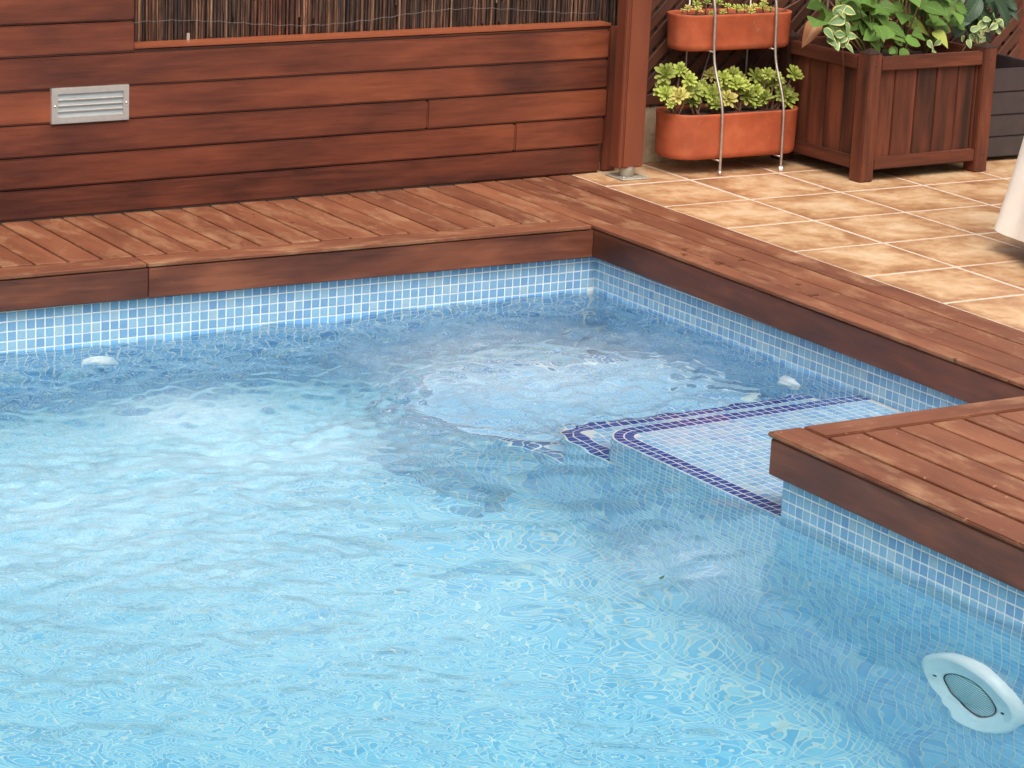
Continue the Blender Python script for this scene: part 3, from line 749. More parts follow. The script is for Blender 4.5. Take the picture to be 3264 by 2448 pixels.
fence_box('end_batten', 17.15, 19.2, 7.27, 25.1, 0.25, 1.1, 'fence', 2)
for k in range(3):
    z0 = 24.86+3.46*k
    fence_box('plank', -120, -46.62, z0+gp_, z0+3.46-gp_, random.uniform(0, 0.05), 0.9).pass_index = [41, 53, 48][k]
fence_box('fence_post', -110, -107, 7.3, 33, 1.0, 3.0, 'dark_base', 2, 0)

# recessed louvred light in the fence
rl = empty('louvred_wall_light', (0, 0, 0)); rl.location = fence.location; rl.rotation_euler.z = FA
tag(rl, 'rectangular brushed metal louvred light set in the plank fence', 'wall light')
s0, s1, z0, z1 = -56.5, -47.4, 17.62, 21.48; i0, i1, k0, k1 = -55.75, -48.1, 18.33, 20.80
Vf = []; 
fr = bmesh.new()
def ringbox(bm, o0, o1, oz0, oz1, n0, n1, nz0, nz1, y0, y1):
    outer = [(o0, oz0), (o1, oz0), (o1, oz1), (o0, oz1)]; inner = [(n0, nz0), (n1, nz0), (n1, nz1), (n0, nz1)]
    vs = {}
    for nm, L in (('o', outer), ('i', inner)):
        for lv, y in (('f', y0), ('b', y1)):
            vs[nm+lv] = [bm.verts.new((x, y, z-DT)) for x, z in L]
    for k in range(4):
        j = (k+1) % 4
        bm.faces.new((vs['of'][k], vs['of'][j], vs['if'][j], vs['if'][k]))
        bm.faces.new((vs['of'][j], vs['of'][k], vs['ob'][k], vs['ob'][j]))
        bm.faces.new((vs['if'][k], vs['if'][j], vs['ib'][j], vs['ib'][k]))
ringbox(fr, s0, s1, z0, z1, i0, i1, k0, k1, -0.32, 0.2)
bmesh.ops.bevel(fr, geom=[e for e in fr.edges if abs(e.verts[0].co.y+0.32) < 1e-4 and abs(e.verts[1].co.y+0.32) < 1e-4], offset=0.05, segments=2, affect='EDGES')
bmesh.ops.recalc_face_normals(fr, faces=fr.faces)
rlf = bm_obj('frame', fr, M['metal'], rl)
fence_box('cover_glass', i0, i1, k0, k1, -0.09, -0.03, 'frost', 0, 0, 1, rl)
for zz in (18.95, 19.55, 20.17):
    o = box('louvre', (i0, -0.31, zz-0.08-DT), (i1, -0.14, zz+0.08-DT), M['metal'], rl, 0.04, 0)
for x in (-56.13, -47.75):
    o = lathe('screw', [(0.0001, 0.16), (0.09, 0.14), (0.13, 0.06), (0.13, 0.0)], M['screw'], rl, 12, '-Y'); o.location = Vector((x, -0.31, (z0+z1)/2-DT))*S; subpart(o, rlf)

# ------------------------------------------------------------------ reed screen
reed = empty('reed_screen', (0, 27, DT+18)); tag(reed, 'dark brown reed screen standing behind the plank fence', 'reed screen')
V = []; F = []
for layer, (y0, dens) in enumerate(((27.0, 0.30), (27.6, 0.30), (28.2, 0.42))):
    x = -122.0
    while x < 24:
        x += dens*random.uniform(0.55, 1.35)
        rr = random.uniform(0.09, 0.19); zb = 24.6-DT-18+random.uniform(0, 0.5); ztp = 31.2-DT-18+random.uniform(-0.6, 0.6)
        if random.random() < 0.12: ztp = zb+random.uniform(2, 9)
        y = y0+random.uniform(-0.35, 0.35)-27+0.03*x; lx = random.uniform(-0.16, 0.16)*(ztp-zb)/10; k = len(V)
        if layer == 0 and random.random() < 0.12: zb += random.uniform(0.5, 5)
        for (xx, zz) in ((x, zb), (x+lx, ztp)):
            for a in range(5): V.append((xx+rr*math.cos(a*2*PI/5), y+rr*math.sin(a*2*PI/5), zz))
        F += [(k+a, k+(a+1) % 5, k+5+(a+1) % 5, k+5+a) for a in range(5)]
tag(mesh_from('reed', V, F, M['reed'], reed), kind='stuff')
for zz in (27.2, 31.2):
    pts = []
    for x in np.arange(-47, 17, 1.0): pts.append((x, -0.75+0.03*x, zz-DT-18+0.6*math.sin(x*0.16+zz)+0.08*math.sin(x*2.1)))
    tube('binding_wire', pts, 0.028, M['wire'], reed, 4)
tie = box('tie_strip', (-39.2, -2.15, -25.75-DT-18+25.2+DT+25.6-7.2), (-38.85, -2.08, -25.75-DT-18+25.2+DT+26.9-7.2), M['metal'], reed, 0.0)

# ------------------------------------------------------------------ post with steel shoe
post = empty('pergola_post', (18.15, 21.2, DT)); tag(post, 'square reddish wooden post on a bolted steel base plate', 'post')
bp_ = box('base_plate', (-1.95, -2.0, 0.02), (1.95, 2.0, 0.22), M['galv'], post, 0.06)
for x in (-1.45, 1.45):
    for y in (-1.5, 1.5):
        subpart(tube('bolt', [(x, y, 0.2), (x, y, 0.42)], 0.17, M['galv'], post, 6), bp_)
tube('sleeve', [(-0.1, 0, 0.2), (-0.1, 0, 2.2)], 0.95, M['galv'], post, 20)
box('shaft', (-1.45, -1.0, 1.35), (1.60, 1.0, 80), M['post'], post, 0.16, 2, 2)
box('side_board', (-2.02, -0.95, 1.35), (-1.50, 0.95, 80), M['post'], post, 0.1, 2, 2)

# ------------------------------------------------------------------ rendered plinth and lattice
low = box('rendered_plinth', (20.4, 28.0, 7.0), (90, 33, 14.6), M['stone'], None, 0.3); tag(low, 'low rough sand coloured plinth wall between post and trough', 'low wall')
latt = empty('lattice_panel', (20.2, 28.0, 14.7)); tag(latt, 'dark diagonal wooden lattice panel behind the plant stand', 'lattice')
def slat(x0, z0, x1, z1, y, w=0.62):
    L = math.hypot(x1-x0, z1-z0); o = box('slat', (-L/2, -0.16, -w), (L/2, 0.16, w), M['lattice'], latt, 0.05)
    o.location = Vector(((x0+x1)/2, y, (z0+z1)/2))*S; o.rotation_euler = (0, -math.atan2(z1-z0, x1-x0), 0)
LW, LH = 66.0, 24.0
for k in range(-9, 27):
    a = k*2.55
    for sgn, y in ((1, 0.0), (-1, 0.36)):
        if sgn > 0: p = [(a, 0.0), (a+LH, LH)]
        else: p = [(a+LH, 0.0), (a, LH)]
        (xa_, za_), (xb_, zb_) = p
        # clip to the panel width
        def clip(x, z, xo, zo):
            if x < 0: z = z+(0-x)*(zo-z)/(xo-x); x = 0
            if x > LW: z = z+(LW-x)*(zo-z)/(xo-x); x = LW
            return x, z
        if max(xa_, xb_) <= 0.5 or min(xa_, xb_) >= LW-0.5: continue
        c0 = clip(xa_, za_, xb_, zb_); c1 = clip(xb_, zb_, xa_, za_)
        if math.hypot(c1[0]-c0[0], c1[1]-c0[1]) > 1.5: slat(c0[0], c0[1], c1[0], c1[1], y)
box('frame_rail', (-0.2, -0.3, -0.05), (LW, 0.6, 1.3), M['lattice'], latt, 0.08)

# red fence board at the far right
rp_ = empty('wooden_corner_post', (88.5, 30, DT)); tag(rp_, 'broad reddish wooden post behind the dark planter, cut by the right edge', 'post')
box('shaft', (-3.0, -1, 0.0), (0.2, 1.5, 60), M['post'], rp_, 0.15, 2, 2)
box('side_board', (0.35, -0.8, 0.0), (5, 1.3, 60), M['post'], rp_, 0.15, 2, 2)

# ------------------------------------------------------------------ terracotta troughs
def stadium(x0, x1, y0, y1, r, n=8):
    P = []
    for cx, cy_, a0 in ((x1-r, y0+r, -PI/2), (x1-r, y1-r, 0), (x0+r, y1-r, PI/2), (x0+r, y0+r, PI)):
        for k in range(n+1):
            a = a0+PI/2*k/n; P.append((cx+r*math.cos(a), cy_+r*math.sin(a)))
    return P
def trough(label, x0, x1, y0, y1, z0, z1, r):
    t = empty('terracotta_trough', ((x0+x1)/2, (y0+y1)/2, z0)); tag(t, label, 'planter', 'terracotta troughs on the metal stand')
    cx, cy_ = (x0+x1)/2, (y0+y1)/2; h = z1-z0
    V = []; F = []; n = None
    # outer foot -> rounded bottom edge -> wall -> rolled rim -> inside
    prof = [(-0.9, 0.0), (-0.35, 0.05), (-0.08, 0.3), (-0.02, 0.8), (0.10, h-0.35), (0.16, h-0.12), (0.10, h), (-0.12, h+0.03), (-0.28, h-0.05), (-0.32, h-0.3), (-0.35, h-0.9)]
    for d, z in prof:
        P = stadium(x0-d-cx, x1+d-cx, y0-d-cy_, y1+d-cy_, max(0.3, r+d)); n = len(P)
        V += [(x, y, z) for x, y in P]
    for i in range(len(prof)-1):
        for k in range(n):
            a = i*n+k; b_ = i*n+(k+1) % n; F.append((a, b_, b_+n, a+n))
    F.append(tuple(range(n-1, -1, -1)))
    mesh_from('body', V, F, M['terracotta'], t, smooth=True)
    P = stadium(x0+0.3-cx, x1-0.3-cx, y0+0.3-cy_, y1-0.3-cy_, max(0.3, r-0.3))
    V = [(x, y, h-0.55+random.uniform(-.1, .1)) for x, y in P]+[(0, 0, h-0.4)]
    nP = len(P); mesh_from('soil', V, [(k, (k+1) % nP, nP) for k in range(nP)], M['soil'], t)
    return t
trough('lower terracotta trough filled with pale green succulents', 23.9, 43.4, 18.95, 26.0, 9.1, 14.75, 3.1)
trough('upper terracotta trough with tiny rosettes along its rim', 25.9, 43.2, 21.9, 27.1, 22.05, 26.55, 2.3)

# ------------------------------------------------------------------ metal plant stand
st = empty('plant_stand', (34.7, 20, DT)); tag(st, 'thin bent metal rod stand holding two terracotta troughs', 'plant stand')
ox, oy, oz = 34.7, 20, DT
for X in (30.05, 39.45):
    base = [(18.35, 7.2), (18.4, 9.0), (18.45, 12), (18.5, 14.6), (18.75, 15.7), (19.3, 17.3), (20.2, 19.0), (20.9, 20.4), (21.2, 22.0), (21.35, 24.5), (21.4, 26.6), (21.7, 28.2), (22.4, 30), (23.2, 33)]
    yy = [p[0] for p in base]; zz = [p[1] for p in base]; zs = np.linspace(7.2, 33, 50); ys = np.interp(zs, zz, yy)
    ys = np.convolve(np.r_[[ys[0]]*2, ys, [ys[-1]]*2], np.ones(5)/5, 'valid')
    lgo = tube('leg', [(X-ox, y-oy, z-oz) for y, z in zip(ys, zs)], 0.17, M['rod'], st, 8)
    o = tube('foot_cap', [(X-ox, 18.35-oy, 0.0), (X-ox, 18.35-oy, 0.55)], 0.26, M['white_plastic'] if X > 35 else M['rod'], st, 8); subpart(o, lgo)
    tube('leg', [(X-ox+0.3, 27.4-oy, 0.0), (X-ox+0.3, 27.4-oy, 25.5)], 0.13, M['rod'], st, 6)
    tube('trough_bearer', [(X-ox, 18.5-oy, 8.98-oz), (X-ox+0.3, 27.4-oy, 8.98-oz)], 0.11, M['rod'], st, 6)
    tube('trough_bearer', [(X-ox, 21.35-oy, 22.08-oz), (X-ox+0.3, 27.4-oy, 22.08-oz)], 0.11, M['rod'], st, 6)
tube('brace', [(30.3-ox, 27.3-oy, 10.0-oz), (34.2-ox, 27.3-oy, 22.0-oz)], 0.10, M['rod'], st, 6)

# ------------------------------------------------------------------ leaves and plants
def leaf_geo(L, W, fold=0.25, droop=0.35, shape='ovate', nu=4, nvv=7, wav=0.0, thick=0.0):
    """leaf along +Y from the origin, face up +Z; returns verts, faces, uvs"""
    V = []; F = []; UV = []
    for j in range(nvv+1):
        v = j/nvv
        if shape == 'ovate': wd = W*(math.sin(PI*min(1, v**0.72))**0.85)*(1-0.15*v) if 0 < v < 1 else 0
        elif shape == 'heart': wd = W*(1.25*math.sqrt(max(0, v*1.0))*(1-v)**0.75*1.25) if v < 1 else 0
        elif shape == 'spoon': wd = W*(0.25+0.9*math.sin(PI*min(1, v*0.62))**2)*(1-max(0, v-0.82)**1.2*4.2)
        else: wd = W*math.sin(PI*v)**0.6
        wd = max(wd, 0.02*W)
        z = -droop*L*v*v
        for i in range(nu+1):
            u = -1+2*i/nu
            V.append((u*wd, L*v, z+fold*abs(u)*wd+wav*L*math.sin(v*9+u*2)*abs(u)))
            UV.append((0.5+u/2, v))
    for j in range(nvv):
        for i in range(nu):
            a = j*(nu+1)+i; F.append((a, a+1, a+nu+2, a+nu+1))
    return V, F, UV
def leaf_mesh(name, mat, **kw):
    V, F, UV = leaf_geo(**kw)
    o = mesh_from(name, V, F, mat, None, smooth=True, uvs=UV); me = o.data; bpy.data.objects.remove(o); return me
def put_leaf(me, parent, pos, aim, up, scale, name='leaf'):
    o = bpy.data.objects.new(name, me); col.objects.link(o); o.parent = parent
    y = Vector(aim).normalized(); z = (Vector(up)-y*Vector(up).dot(y)).normalized(); x = y.cross(z)
    mt_ = Matrix((x, y, z)).transposed().to_4x4()
    base = Vector(pos)-y*scale*0.5
    mt_.translation = (base-Vector(parent.location)/S)*S
    o.matrix_local = mt_ @ Matrix.Scale(scale, 4)
    return o

def rosette(parent, c, R, mat, n=17, tilt=(0, 0, 1), seed=0):
    rnd = random.Random(seed); V = []; F = []; UV = []
    z = Vector(tilt).normalized(); x = z.orthogonal().normalized(); y = z.cross(x)
    for i in range(n):
        a = i*2.39996+rnd.uniform(-.15, .15); t = i/n
        el = 0.02+1.0*t**1.4+rnd.uniform(-.12, .12); L = R*(1.08-0.5*t)
        v, f, uv = leaf_geo(L, 0.17*L, 0.30, -0.10 if t < .6 else -0.3, 'spoon', 2, 4)
        d = (x*math.cos(a)+y*math.sin(a)); yd = (d*math.cos(el)+z*math.sin(el)); nd = (z*math.cos(el)-d*math.sin(el)); xd = yd.cross(nd)
        k = len(V)
        for p in v:
            q_ = xd*p[0]+yd*(p[1]+0.03*R)+nd*p[2]; V.append(tuple(Vector(c)+q_))
        UV += uv; F += [tuple(k+j for j in g) for g in f]
    return mesh_from('rosette', V, F, mat, parent, smooth=True, uvs=UV)

LOW = [(23.7, 22.2, 19.5, 1.13), (25.5, 21.8, 20.0, 0.85), (23.4, 22.1, 17.6, 0.96), (24.4, 20.1, 17.1, 0.9), (26.3, 21.0, 18.9, 0.96), (27.7, 22.2, 17.4, 1.07), (30.1, 23.9, 16.5, 0.79), (28.2, 22.3, 16.0, 0.79), (31.9, 24.0, 18.7, 0.96), (32.4, 22.2, 18.7, 0.79), (34.6, 23.2, 18.9, 0.79), (30.4, 20.5, 15.6, 0.79), (30.3, 21.4, 16.8, 0.9), (31.8, 20.0, 16.4, 1.07), (34.0, 21.5, 17.9, 1.13), (36.4, 24.0, 18.0, 0.68), (36.5, 22.4, 16.1, 1.13), (38.9, 24.1, 18.2, 1.02), (39.2, 23.5, 17.6, 0.79), (39.2, 22.1, 18.9, 0.68), (40.8, 22.5, 18.5, 0.68), (41.2, 22.9, 17.5, 0.9), (39.1, 22.1, 15.9, 0.96), (37.9, 22.5, 15.2, 0.68), (42.6, 22.6, 15.7, 1.24), (43.0, 21.7, 18.7, 0.85), (45.8, 23.5, 18.0, 0.85), (30.0, 23.1, 17.8, 0.57), (33.2, 22.5, 17.2, 0.68), (23.4, 20.2, 16.2, 0.51), (34.5, 22.4, 16.7, 0.9), (26.3, 21.1, 17.3, 0.68)]
plants = [('sprawling pale green succulent leaning over the left end of the lower trough', (24.8, 21.6), [0, 1, 2, 3, 4, 29, 31]),
          ('short pale green succulent left of the first rod in the lower trough', (28.6, 22.3), [5, 6, 7, 27]),
          ('yellow green succulent behind the left metal rod in the lower trough', (31.2, 21.8), [8, 9, 11, 12, 13]),
          ('bright yellow green succulent in the middle of the lower trough', (35.0, 22.3), [10, 14, 15, 16, 28, 30]),
          ('yellow green succulent just left of the right rod in the lower trough', (39.2, 22.6), [17, 18, 19, 20, 21, 22, 23]),
          ('long stemmed succulent leaning past the right end of the lower trough', (41.0, 22.4), [24, 25, 26])]
for lab, (bx, by), ids in plants:
    p = empty('succulent', (bx, by, 14.2)); tag(p, lab, 'succulent', 'succulents in the lower trough')
    ex = [len(LOW)+q for q in range(3)]
    LOW += [(bx+random.uniform(-1.8, 1.8), by+random.uniform(-.6, 1.6), random.uniform(15.6, 17.8), random.uniform(0.55, 0.85)) for q in range(3)]
    for i in ids+ex:
        x, y, z, R = LOW[i]; c = (x-bx, y-by, z-14.2)
        blush = i in (8, 13, 24, 3)
        tl = (random.uniform(-.5, .3)+(x-bx)*0.10-0.25, -0.8+random.uniform(-.35, .35), 0.75)
        rosette(p, c, R*1.38*random.uniform(0.82, 1.12), M['succ_blush'] if (blush and i != 24) else M['succ'], 25, tl, i)
        b0 = (random.uniform(-.5, .5), random.uniform(-.5, .5), 0); mid = ((b0[0]+c[0])*0.62, (b0[1]+c[1])*0.5+0.2, c[2]*0.45)
        tube('stem', [b0, mid, (c[0]-0.05*tl[0], c[1]+0.1, c[2]-0.1)], [0.17, 0.14, 0.11], M['stem'], p, 6)
UP = [(28.1, 24.5, 27.1, 0.6), (29.1, 23.8, 27.0, 0.6), (29.7, 25, 27.5, 0.68), (30.6, 23, 26.6, 0.45), (32.5, 23.2, 26.7, 0.45), (35.2, 24, 26.9, 0.75), (36.6, 24.2, 26.9, 0.68), (38.1, 24.4, 27.0, 0.6), (39.2, 24, 26.9, 0.75), (40.7, 24.4, 26.7, 0.45), (33.0, 25, 27.6, 0.68), (31.3, 25.2, 27.7, 0.6), (40.3, 25.4, 27.4, 0.53), (27.6, 25, 26.8, 0.38), (34.5, 25, 27.1, 0.53), (37.1, 23.6, 26.6, 0.45)]
uplab = ['peach tinted rosette at the left end of the upper trough', 'peach tinted rosette second from the left in the upper trough', 'green rosette standing higher beside the left rod, upper trough', 'tiny green rosette against the rim left of the rod, upper trough',
         'tiny pale rosette just right of the left rod, upper trough', 'plump green rosette in the middle of the upper trough', 'yellow green rosette right of the middle, upper trough', 'pale rosette before the twig, upper trough', 'plump green rosette near the right rod, upper trough', 'small pale rosette hard against the right rod, upper trough',
         'taller leafy rosette behind the left rod, upper trough', 'tall leafy rosette left of the rod and cut by the top edge', 'cream flower like rosette near the right rod, top edge', 'smallest brownish rosette at the left rim, upper trough', 'half hidden rosette between rods at the back of the upper trough', 'tiny rosette at the front rim, right half, upper trough']
for i, (x, y, z, R) in enumerate(UP):
    p = empty('rosette_plant', (x, y, 25.95)); tag(p, uplab[i], 'succulent', 'small rosettes in the upper trough')
    rosette(p, (0, 0, z-25.95-0.05), R*1.15, M['succ_blush'] if i in (0, 1, 7, 12, 13) else M['succ'], 15, (random.uniform(-.2, .2), -0.55, 0.85), 50+i)
    tube('stem', [(0, 0, -0.1), (0, 0, z-25.95)], 0.1, M['stem'], p, 5)
tw = empty('bare_twig', (41.4, 24.0, 26.0)); tag(tw, 'bare brown twig reaching right from the upper trough', 'twig')
tube('branch', [(0, 0, 0), (1.2, 0, 0.7), (2.4, 0, 1.2), (3.6, 0, 1.75), (5.0, 0.1, 2.6)], [0.11, 0.1, 0.09, 0.07, 0.05], M['stem'], tw, 6)
tube('branch', [(2.2, 0, 1.1), (2.4, -0.2, 1.9), (2.2, -0.3, 3.0)], [0.07, 0.06, 0.04], M['stem'], tw, 6)

# ------------------------------------------------------------------ square planter
pl = empty('wooden_planter', (44.3, 8.6, DT), math.radians(2.0)); tag(pl, 'square slatted wooden planter box holding a leafy green plant', 'planter')
PW, PD = 21.2, 17.6
def pbox(name, lo, hi, along, bevel=0.12, mat='planter'):
    return box(name, lo, hi, M[mat], pl, bevel, along, 2)
for x in (0, PW-2.15):
    for y in (0, PD-2.15):
        lg = pbox('leg', (x, y, 0.0), (x+2.15, y+2.15, 15.95), 2)
        V = [(x+.02, y+.02, 15.9), (x+2.13, y+.02, 15.9), (x+2.13, y+2.13, 15.9), (x+.02, y+2.13, 15.9), (x+1.07, y+1.07, 16.6)]
        c = mesh_from('cap', [(a-x-1.075, b_-y-1.075, z) for a, b_, z in V], [(0, 1, 4), (1, 2, 4), (2, 3, 4), (3, 0, 4)], M['planter'], lg)
        c.parent = pl; c.location = Vector((x+1.075, y+1.075, 0))*S; c.name = 'post_cap'; subpart(c, lg)
for y, yy in ((0.15, 1.15), (PD-1.15, PD-0.15)):
    pbox('rail', (2.2, y, 13.75), (PW-2.2, yy, 15.45), 0); pbox('rail', (2.2, y, 1.45), (PW-2.2, yy, 3.0), 0)
for x, xx in ((0.15, 1.15), (PW-1.15, PW-0.15)):
    pbox('rail', (x, 2.2, 13.75), (xx, PD-2.2, 15.45), 1); pbox('rail', (x, 2.2, 1.45), (xx, PD-2.2, 3.0), 1)
e = [2.16, 5.2, 8.75, 12.0, 15.6, 18.5, PW-2.16]
for a, b_ in zip(e[:-1], e[1:]):
    pbox('slat', (a+0.06, 0.75+random.uniform(0, .12), 2.9), (b_-0.06, 1.45, 13.9), 2, 0.09).pass_index = random.randint(22, 52)
    pbox('slat', (a+0.06, PD-1.45, 2.9), (b_-0.06, PD-0.8, 13.9), 2, 0.09)
e = [2.16, 5.4, 8.7, 12.0, PD-2.16]
for a, b_ in zip(e[:-1], e[1:]):
    pbox('slat', (0.75+random.uniform(0, .12), a+0.06, 2.9), (1.45, b_-0.06, 13.9), 2, 0.09)
    pbox('slat', (PW-1.45, a+0.06, 2.9), (PW-0.8, b_-0.06, 13.9), 2, 0.09)
V = []; F = []; n = 14
for i in range(n+1):
    for j in range(n+1): V.append((1.5+(PW-3)*i/n, 1.5+(PD-3)*j/n, 13.6+random.uniform(-.25, .25)))
for i in range(n):
    for j in range(n): a = i*(n+1)+j; F.append((a, a+n+1, a+n+2, a+1))
mesh_from('soil', V, F, M['soil'], pl, smooth=True)
for x in (1.12, PW-1.0):
    for z in (2.3, 14.5): tube('screw', [(x, 0.02, z), (x, -0.05, z)], 0.12, M['black'], pl, 8)

HY = [(44.2, 19.4, 27.8, 1.51), (44.7, 17.9, 26.8, 1.15), (39.0, 12.5, 27.0, 1.58), (40.8, 12.4, 26.5, 1.01), (51.0, 19.0, 27.8, 1.66), (52.1, 18.0, 27.5, 1.15), (51.3, 16.5, 26.8, 1.3), (48.2, 13.7, 26.4, 1.22), (50.6, 15.0, 25.9, 1.22), (47.3, 15.0, 26.0, 1.01), (55.5, 17.2, 27.5, 1.37), (53.5, 14.0, 27.1, 1.3), (53.3, 15.8, 27.2, 1.15), (53.1, 16.5, 27.8, 1.01), (59.1, 17.9, 27.3, 1.44), (61.3, 18.3, 26.4, 1.44), (58.1, 16.7, 25.3, 1.51), (55.4, 15.1, 26.2, 1.15), (51.1, 12.7, 25.7, 1.3), (51.2, 11.8, 24.7, 1.22), (48.5, 10.7, 25.4, 1.08), (47.5, 10.6, 25.8, 1.15), (47.7, 12.8, 24.8, 1.08), (61.2, 16.1, 27.6, 1.15), (61.7, 15.2, 26.8, 1.22), (66.1, 18.8, 27.0, 1.3), (65.5, 16.8, 27.1, 1.15), (62.2, 17.6, 27.7, 1.3), (54.5, 11.7, 24.9, 1.01), (59.9, 15.1, 25.7, 1.15), (62.7, 16.6, 24.9, 1.3), (60.2, 14.2, 24.1, 1.15), (60.1, 16.1, 23.5, 0.94), (62.0, 20.0, 27.5, 1.3), (57.4, 18.4, 27.8, 1.15), (46.5, 15.6, 28.3, 1.01), (48.6, 17.1, 26.4, 0.86), (46.2, 16.3, 26.3, 0.86), (47.7, 14.2, 25.6, 0.86), (54.3, 15.0, 23.5, 0.86), (52.9, 14.3, 22.3, 0.72), (51.7, 14.4, 22.6, 0.4), (48.2, 12.3, 23.8, 1.01), (49.5, 15.4, 24.0, 0.72), (67.1, 20.1, 25.1, 1.3), (62.3, 13.6, 26.6, 1.15)]
hy = empty('hydrangea', (54, 17, 20.9)); tag(hy, 'leafy bright green shrub growing out of the slatted wooden planter', 'plant')
LM = [leaf_mesh('broad_leaf', M['leaf'], L=1.0, W=0.42, fold=0.14, droop=d, shape='ovate', nu=6, nvv=9, wav=0.004) for d in (0.12, 0.28, 0.45)]
LY = leaf_mesh('yellow_leaf', M['leaf_yellow'], L=1.0, W=0.42, fold=0.22, droop=0.5, shape='ovate', nu=6, nvv=9, wav=0.015)
LD = leaf_mesh('dry_leaf', M['leaf_dry'], L=1.0, W=0.36, fold=0.7, droop=0.5, shape='ovate', nu=6, nvv=9, wav=0.05)
rd = random.Random(5)
camdir = Vector((-0.53, -0.80, 0.27))
stems = [Vector((x, y, 20.9)) for x, y in ((49, 14), (51.5, 16), (54, 15), (57, 17), (60, 17), (53, 19))]
extra = []
for i in range(70):                      # upper, outer leaves that fill the top of the shrub
    a = rd.uniform(0, 2*PI); t = rd.random()
    extra.append((54+rd.gauss(0, 5.2), 17.0+rd.gauss(0, 2.6), rd.uniform(27.6, 34), rd.uniform(0.95, 1.5)))
for i in range(48):
    extra.append((rd.uniform(43.5, 65), rd.uniform(14.0, 21.0), rd.uniform(24.2, 28.6), rd.uniform(0.8, 1.25)))
for i, (x, y, z, R) in enumerate(HY+extra):
    s = min(stems, key=lambda q: (q.x-x)**2+(q.y-y)**2)
    out = Vector((x-s.x, y-s.y, 0)); out = out.normalized() if out.length > 0.3 else Vector((rd.uniform(-1, 1), -1, 0)).normalized()
    aim = Vector((out.x*0.8+rd.uniform(-.8, .8), out.y*0.4-0.4+rd.uniform(-.5, .4), -0.12+rd.uniform(-.35, .35)))
    up = Vector((rd.uniform(-.45, .25), -0.75+rd.uniform(-.4, .4), 0.9))
    me = LM[rd.randrange(3)]
    if i in (6, 16, 31): me = LY
    if i in (43, 21, 19) or (i > 40 and rd.random() < 0.0): me = LD if i == 43 else me
    o = put_leaf(me, hy, (x, y, z), aim, up, 2.0*R*1.15*rd.uniform(0.85, 1.12))
    b0 = Vector((x, y, z))-aim.normalized()*R
    if i < 46 or rd.random() < 0.4:
        mid = (Vector((s.x, s.y, s.z))+b0)/2+Vector((0, 0, 0.9)); bp0 = Vector((54, 17, 20.9))
        tube('stalk', [s-bp0, mid-bp0, b0-bp0], [0.14, 0.1, 0.06], M['stem'] if i % 3 else M['leaf'], hy, 5)
# small inner filler foliage, uncountable, low and dark inside the shrub
VI = [(41.4, 11.5, 28.3, 0.69), (41.5, 11.2, 27.9, 0.62), (40.9, 11, 27.1, 0.76), (42.9, 11.4, 28.1, 0.69), (42.5, 10.8, 26.0, 0.72), (39.7, 11, 25.5, 0.69), (41.2, 11.4, 25.7, 0.55), (41.3, 11.2, 25.0, 0.55), (41.9, 11, 24.8, 0.55), (40.8, 10.9, 24.1, 0.62), (42.2, 11.1, 24.4, 0.62), (42.7, 10.6, 23.7, 0.58), (40.2, 11, 24.6, 0.55), (40.8, 11.6, 24.9, 0.48), (41.3, 10.8, 25.4, 0.55), (43.3, 11, 25.1, 0.48)]
SPR = [(62.5, 12.5, 23.8), (63.4, 12.5, 23.2), (64.0, 12.5, 23.9), (64.7, 12.5, 23.6), (64.9, 12.5, 24.2), (65.5, 12.5, 24.4), (65.9, 12.5, 24.7), (66.6, 12.5, 24.9), (67.1, 12.5, 25.2), (67.8, 12.5, 25.6), (68.5, 12.5, 25.8), (64.2, 12.5, 25.1), (66.2, 12.5, 26.2), (67.7, 12.5, 26.3), (68.7, 12.5, 25.4), (68.3, 12.5, 24.6), (66.2, 12.5, 23.5), (64.9, 12.5, 25.0), (65.6, 12.5, 25.4)]
LV = [leaf_mesh('edged_leaf', M['leaf_var'], L=1.0, W=0.36, fold=0.2, droop=d, shape='ovate', nu=6, nvv=7) for d in (0.1, 0.35)]
def vinca(label, base, leaves, scale, stem_pts):
    p = empty('variegated_vine', base); tag(p, label, 'plant', 'cream edged vines in the wooden planter')
    tube('stem', [Vector(q)-Vector(base) for q in stem_pts], 0.07, M['stem'], p, 5)
    for x, y, z, R in leaves:
        aim = Vector((rd.uniform(-1, 1), rd.uniform(-.7, .2), rd.uniform(-.9, .6))); up = Vector((rd.uniform(-.4, .4), -0.9, 0.5+rd.uniform(-.3, .4)))
        put_leaf(LV[rd.randrange(2)], p, (x, y, z), aim, up, 2*R*scale*1.25)
vinca('cream edged vine spilling over the left side of the wooden planter', (43.6, 12.6, 20.9), VI, 1.12, [(43.6, 12.6, 20.9), (42.4, 11.6, 23.6), (41.4, 11.4, 25.2), (41.6, 11.6, 26.6), (41.4, 11.8, 28.3)])
vinca('small cream edged sprig at the front right of the planter soil', (57.0, 12.2, 20.9), [(56.2, 11.5, 23.5, 0.5), (57.7, 11.8, 23.6, 0.39), (56.7, 11.2, 22.8, 0.39)], 1.1, [(57.0, 12.2, 20.9), (56.9, 11.8, 22.8), (57.3, 11.9, 23.6)])
vinca('cream edged spray arching over the right corner of the wooden planter', (62.0, 13.2, 20.9), [(x+rd.uniform(-.15, .15), 12.5+rd.uniform(-.5, .5), z, rd.uniform(0.45, 0.62)) for x, _, z in SPR], 1.05, [(62.0, 13.2, 20.9), (63.3, 12.6, 23.2), (65.4, 12.5, 24.4), (67.2, 12.5, 25.3), (68.6, 12.5, 25.9)])
sl = empty('green_seedling', (52.6, 13.2, 20.9)); tag(sl, 'low seedling with heart shaped green leaves behind the front corner post of the planter', 'plant')
LH_ = leaf_mesh('heart_leaf', M['leaf'], L=1.0, W=0.62, fold=0.12, droop=0.15, shape='heart', nu=6, nvv=8)
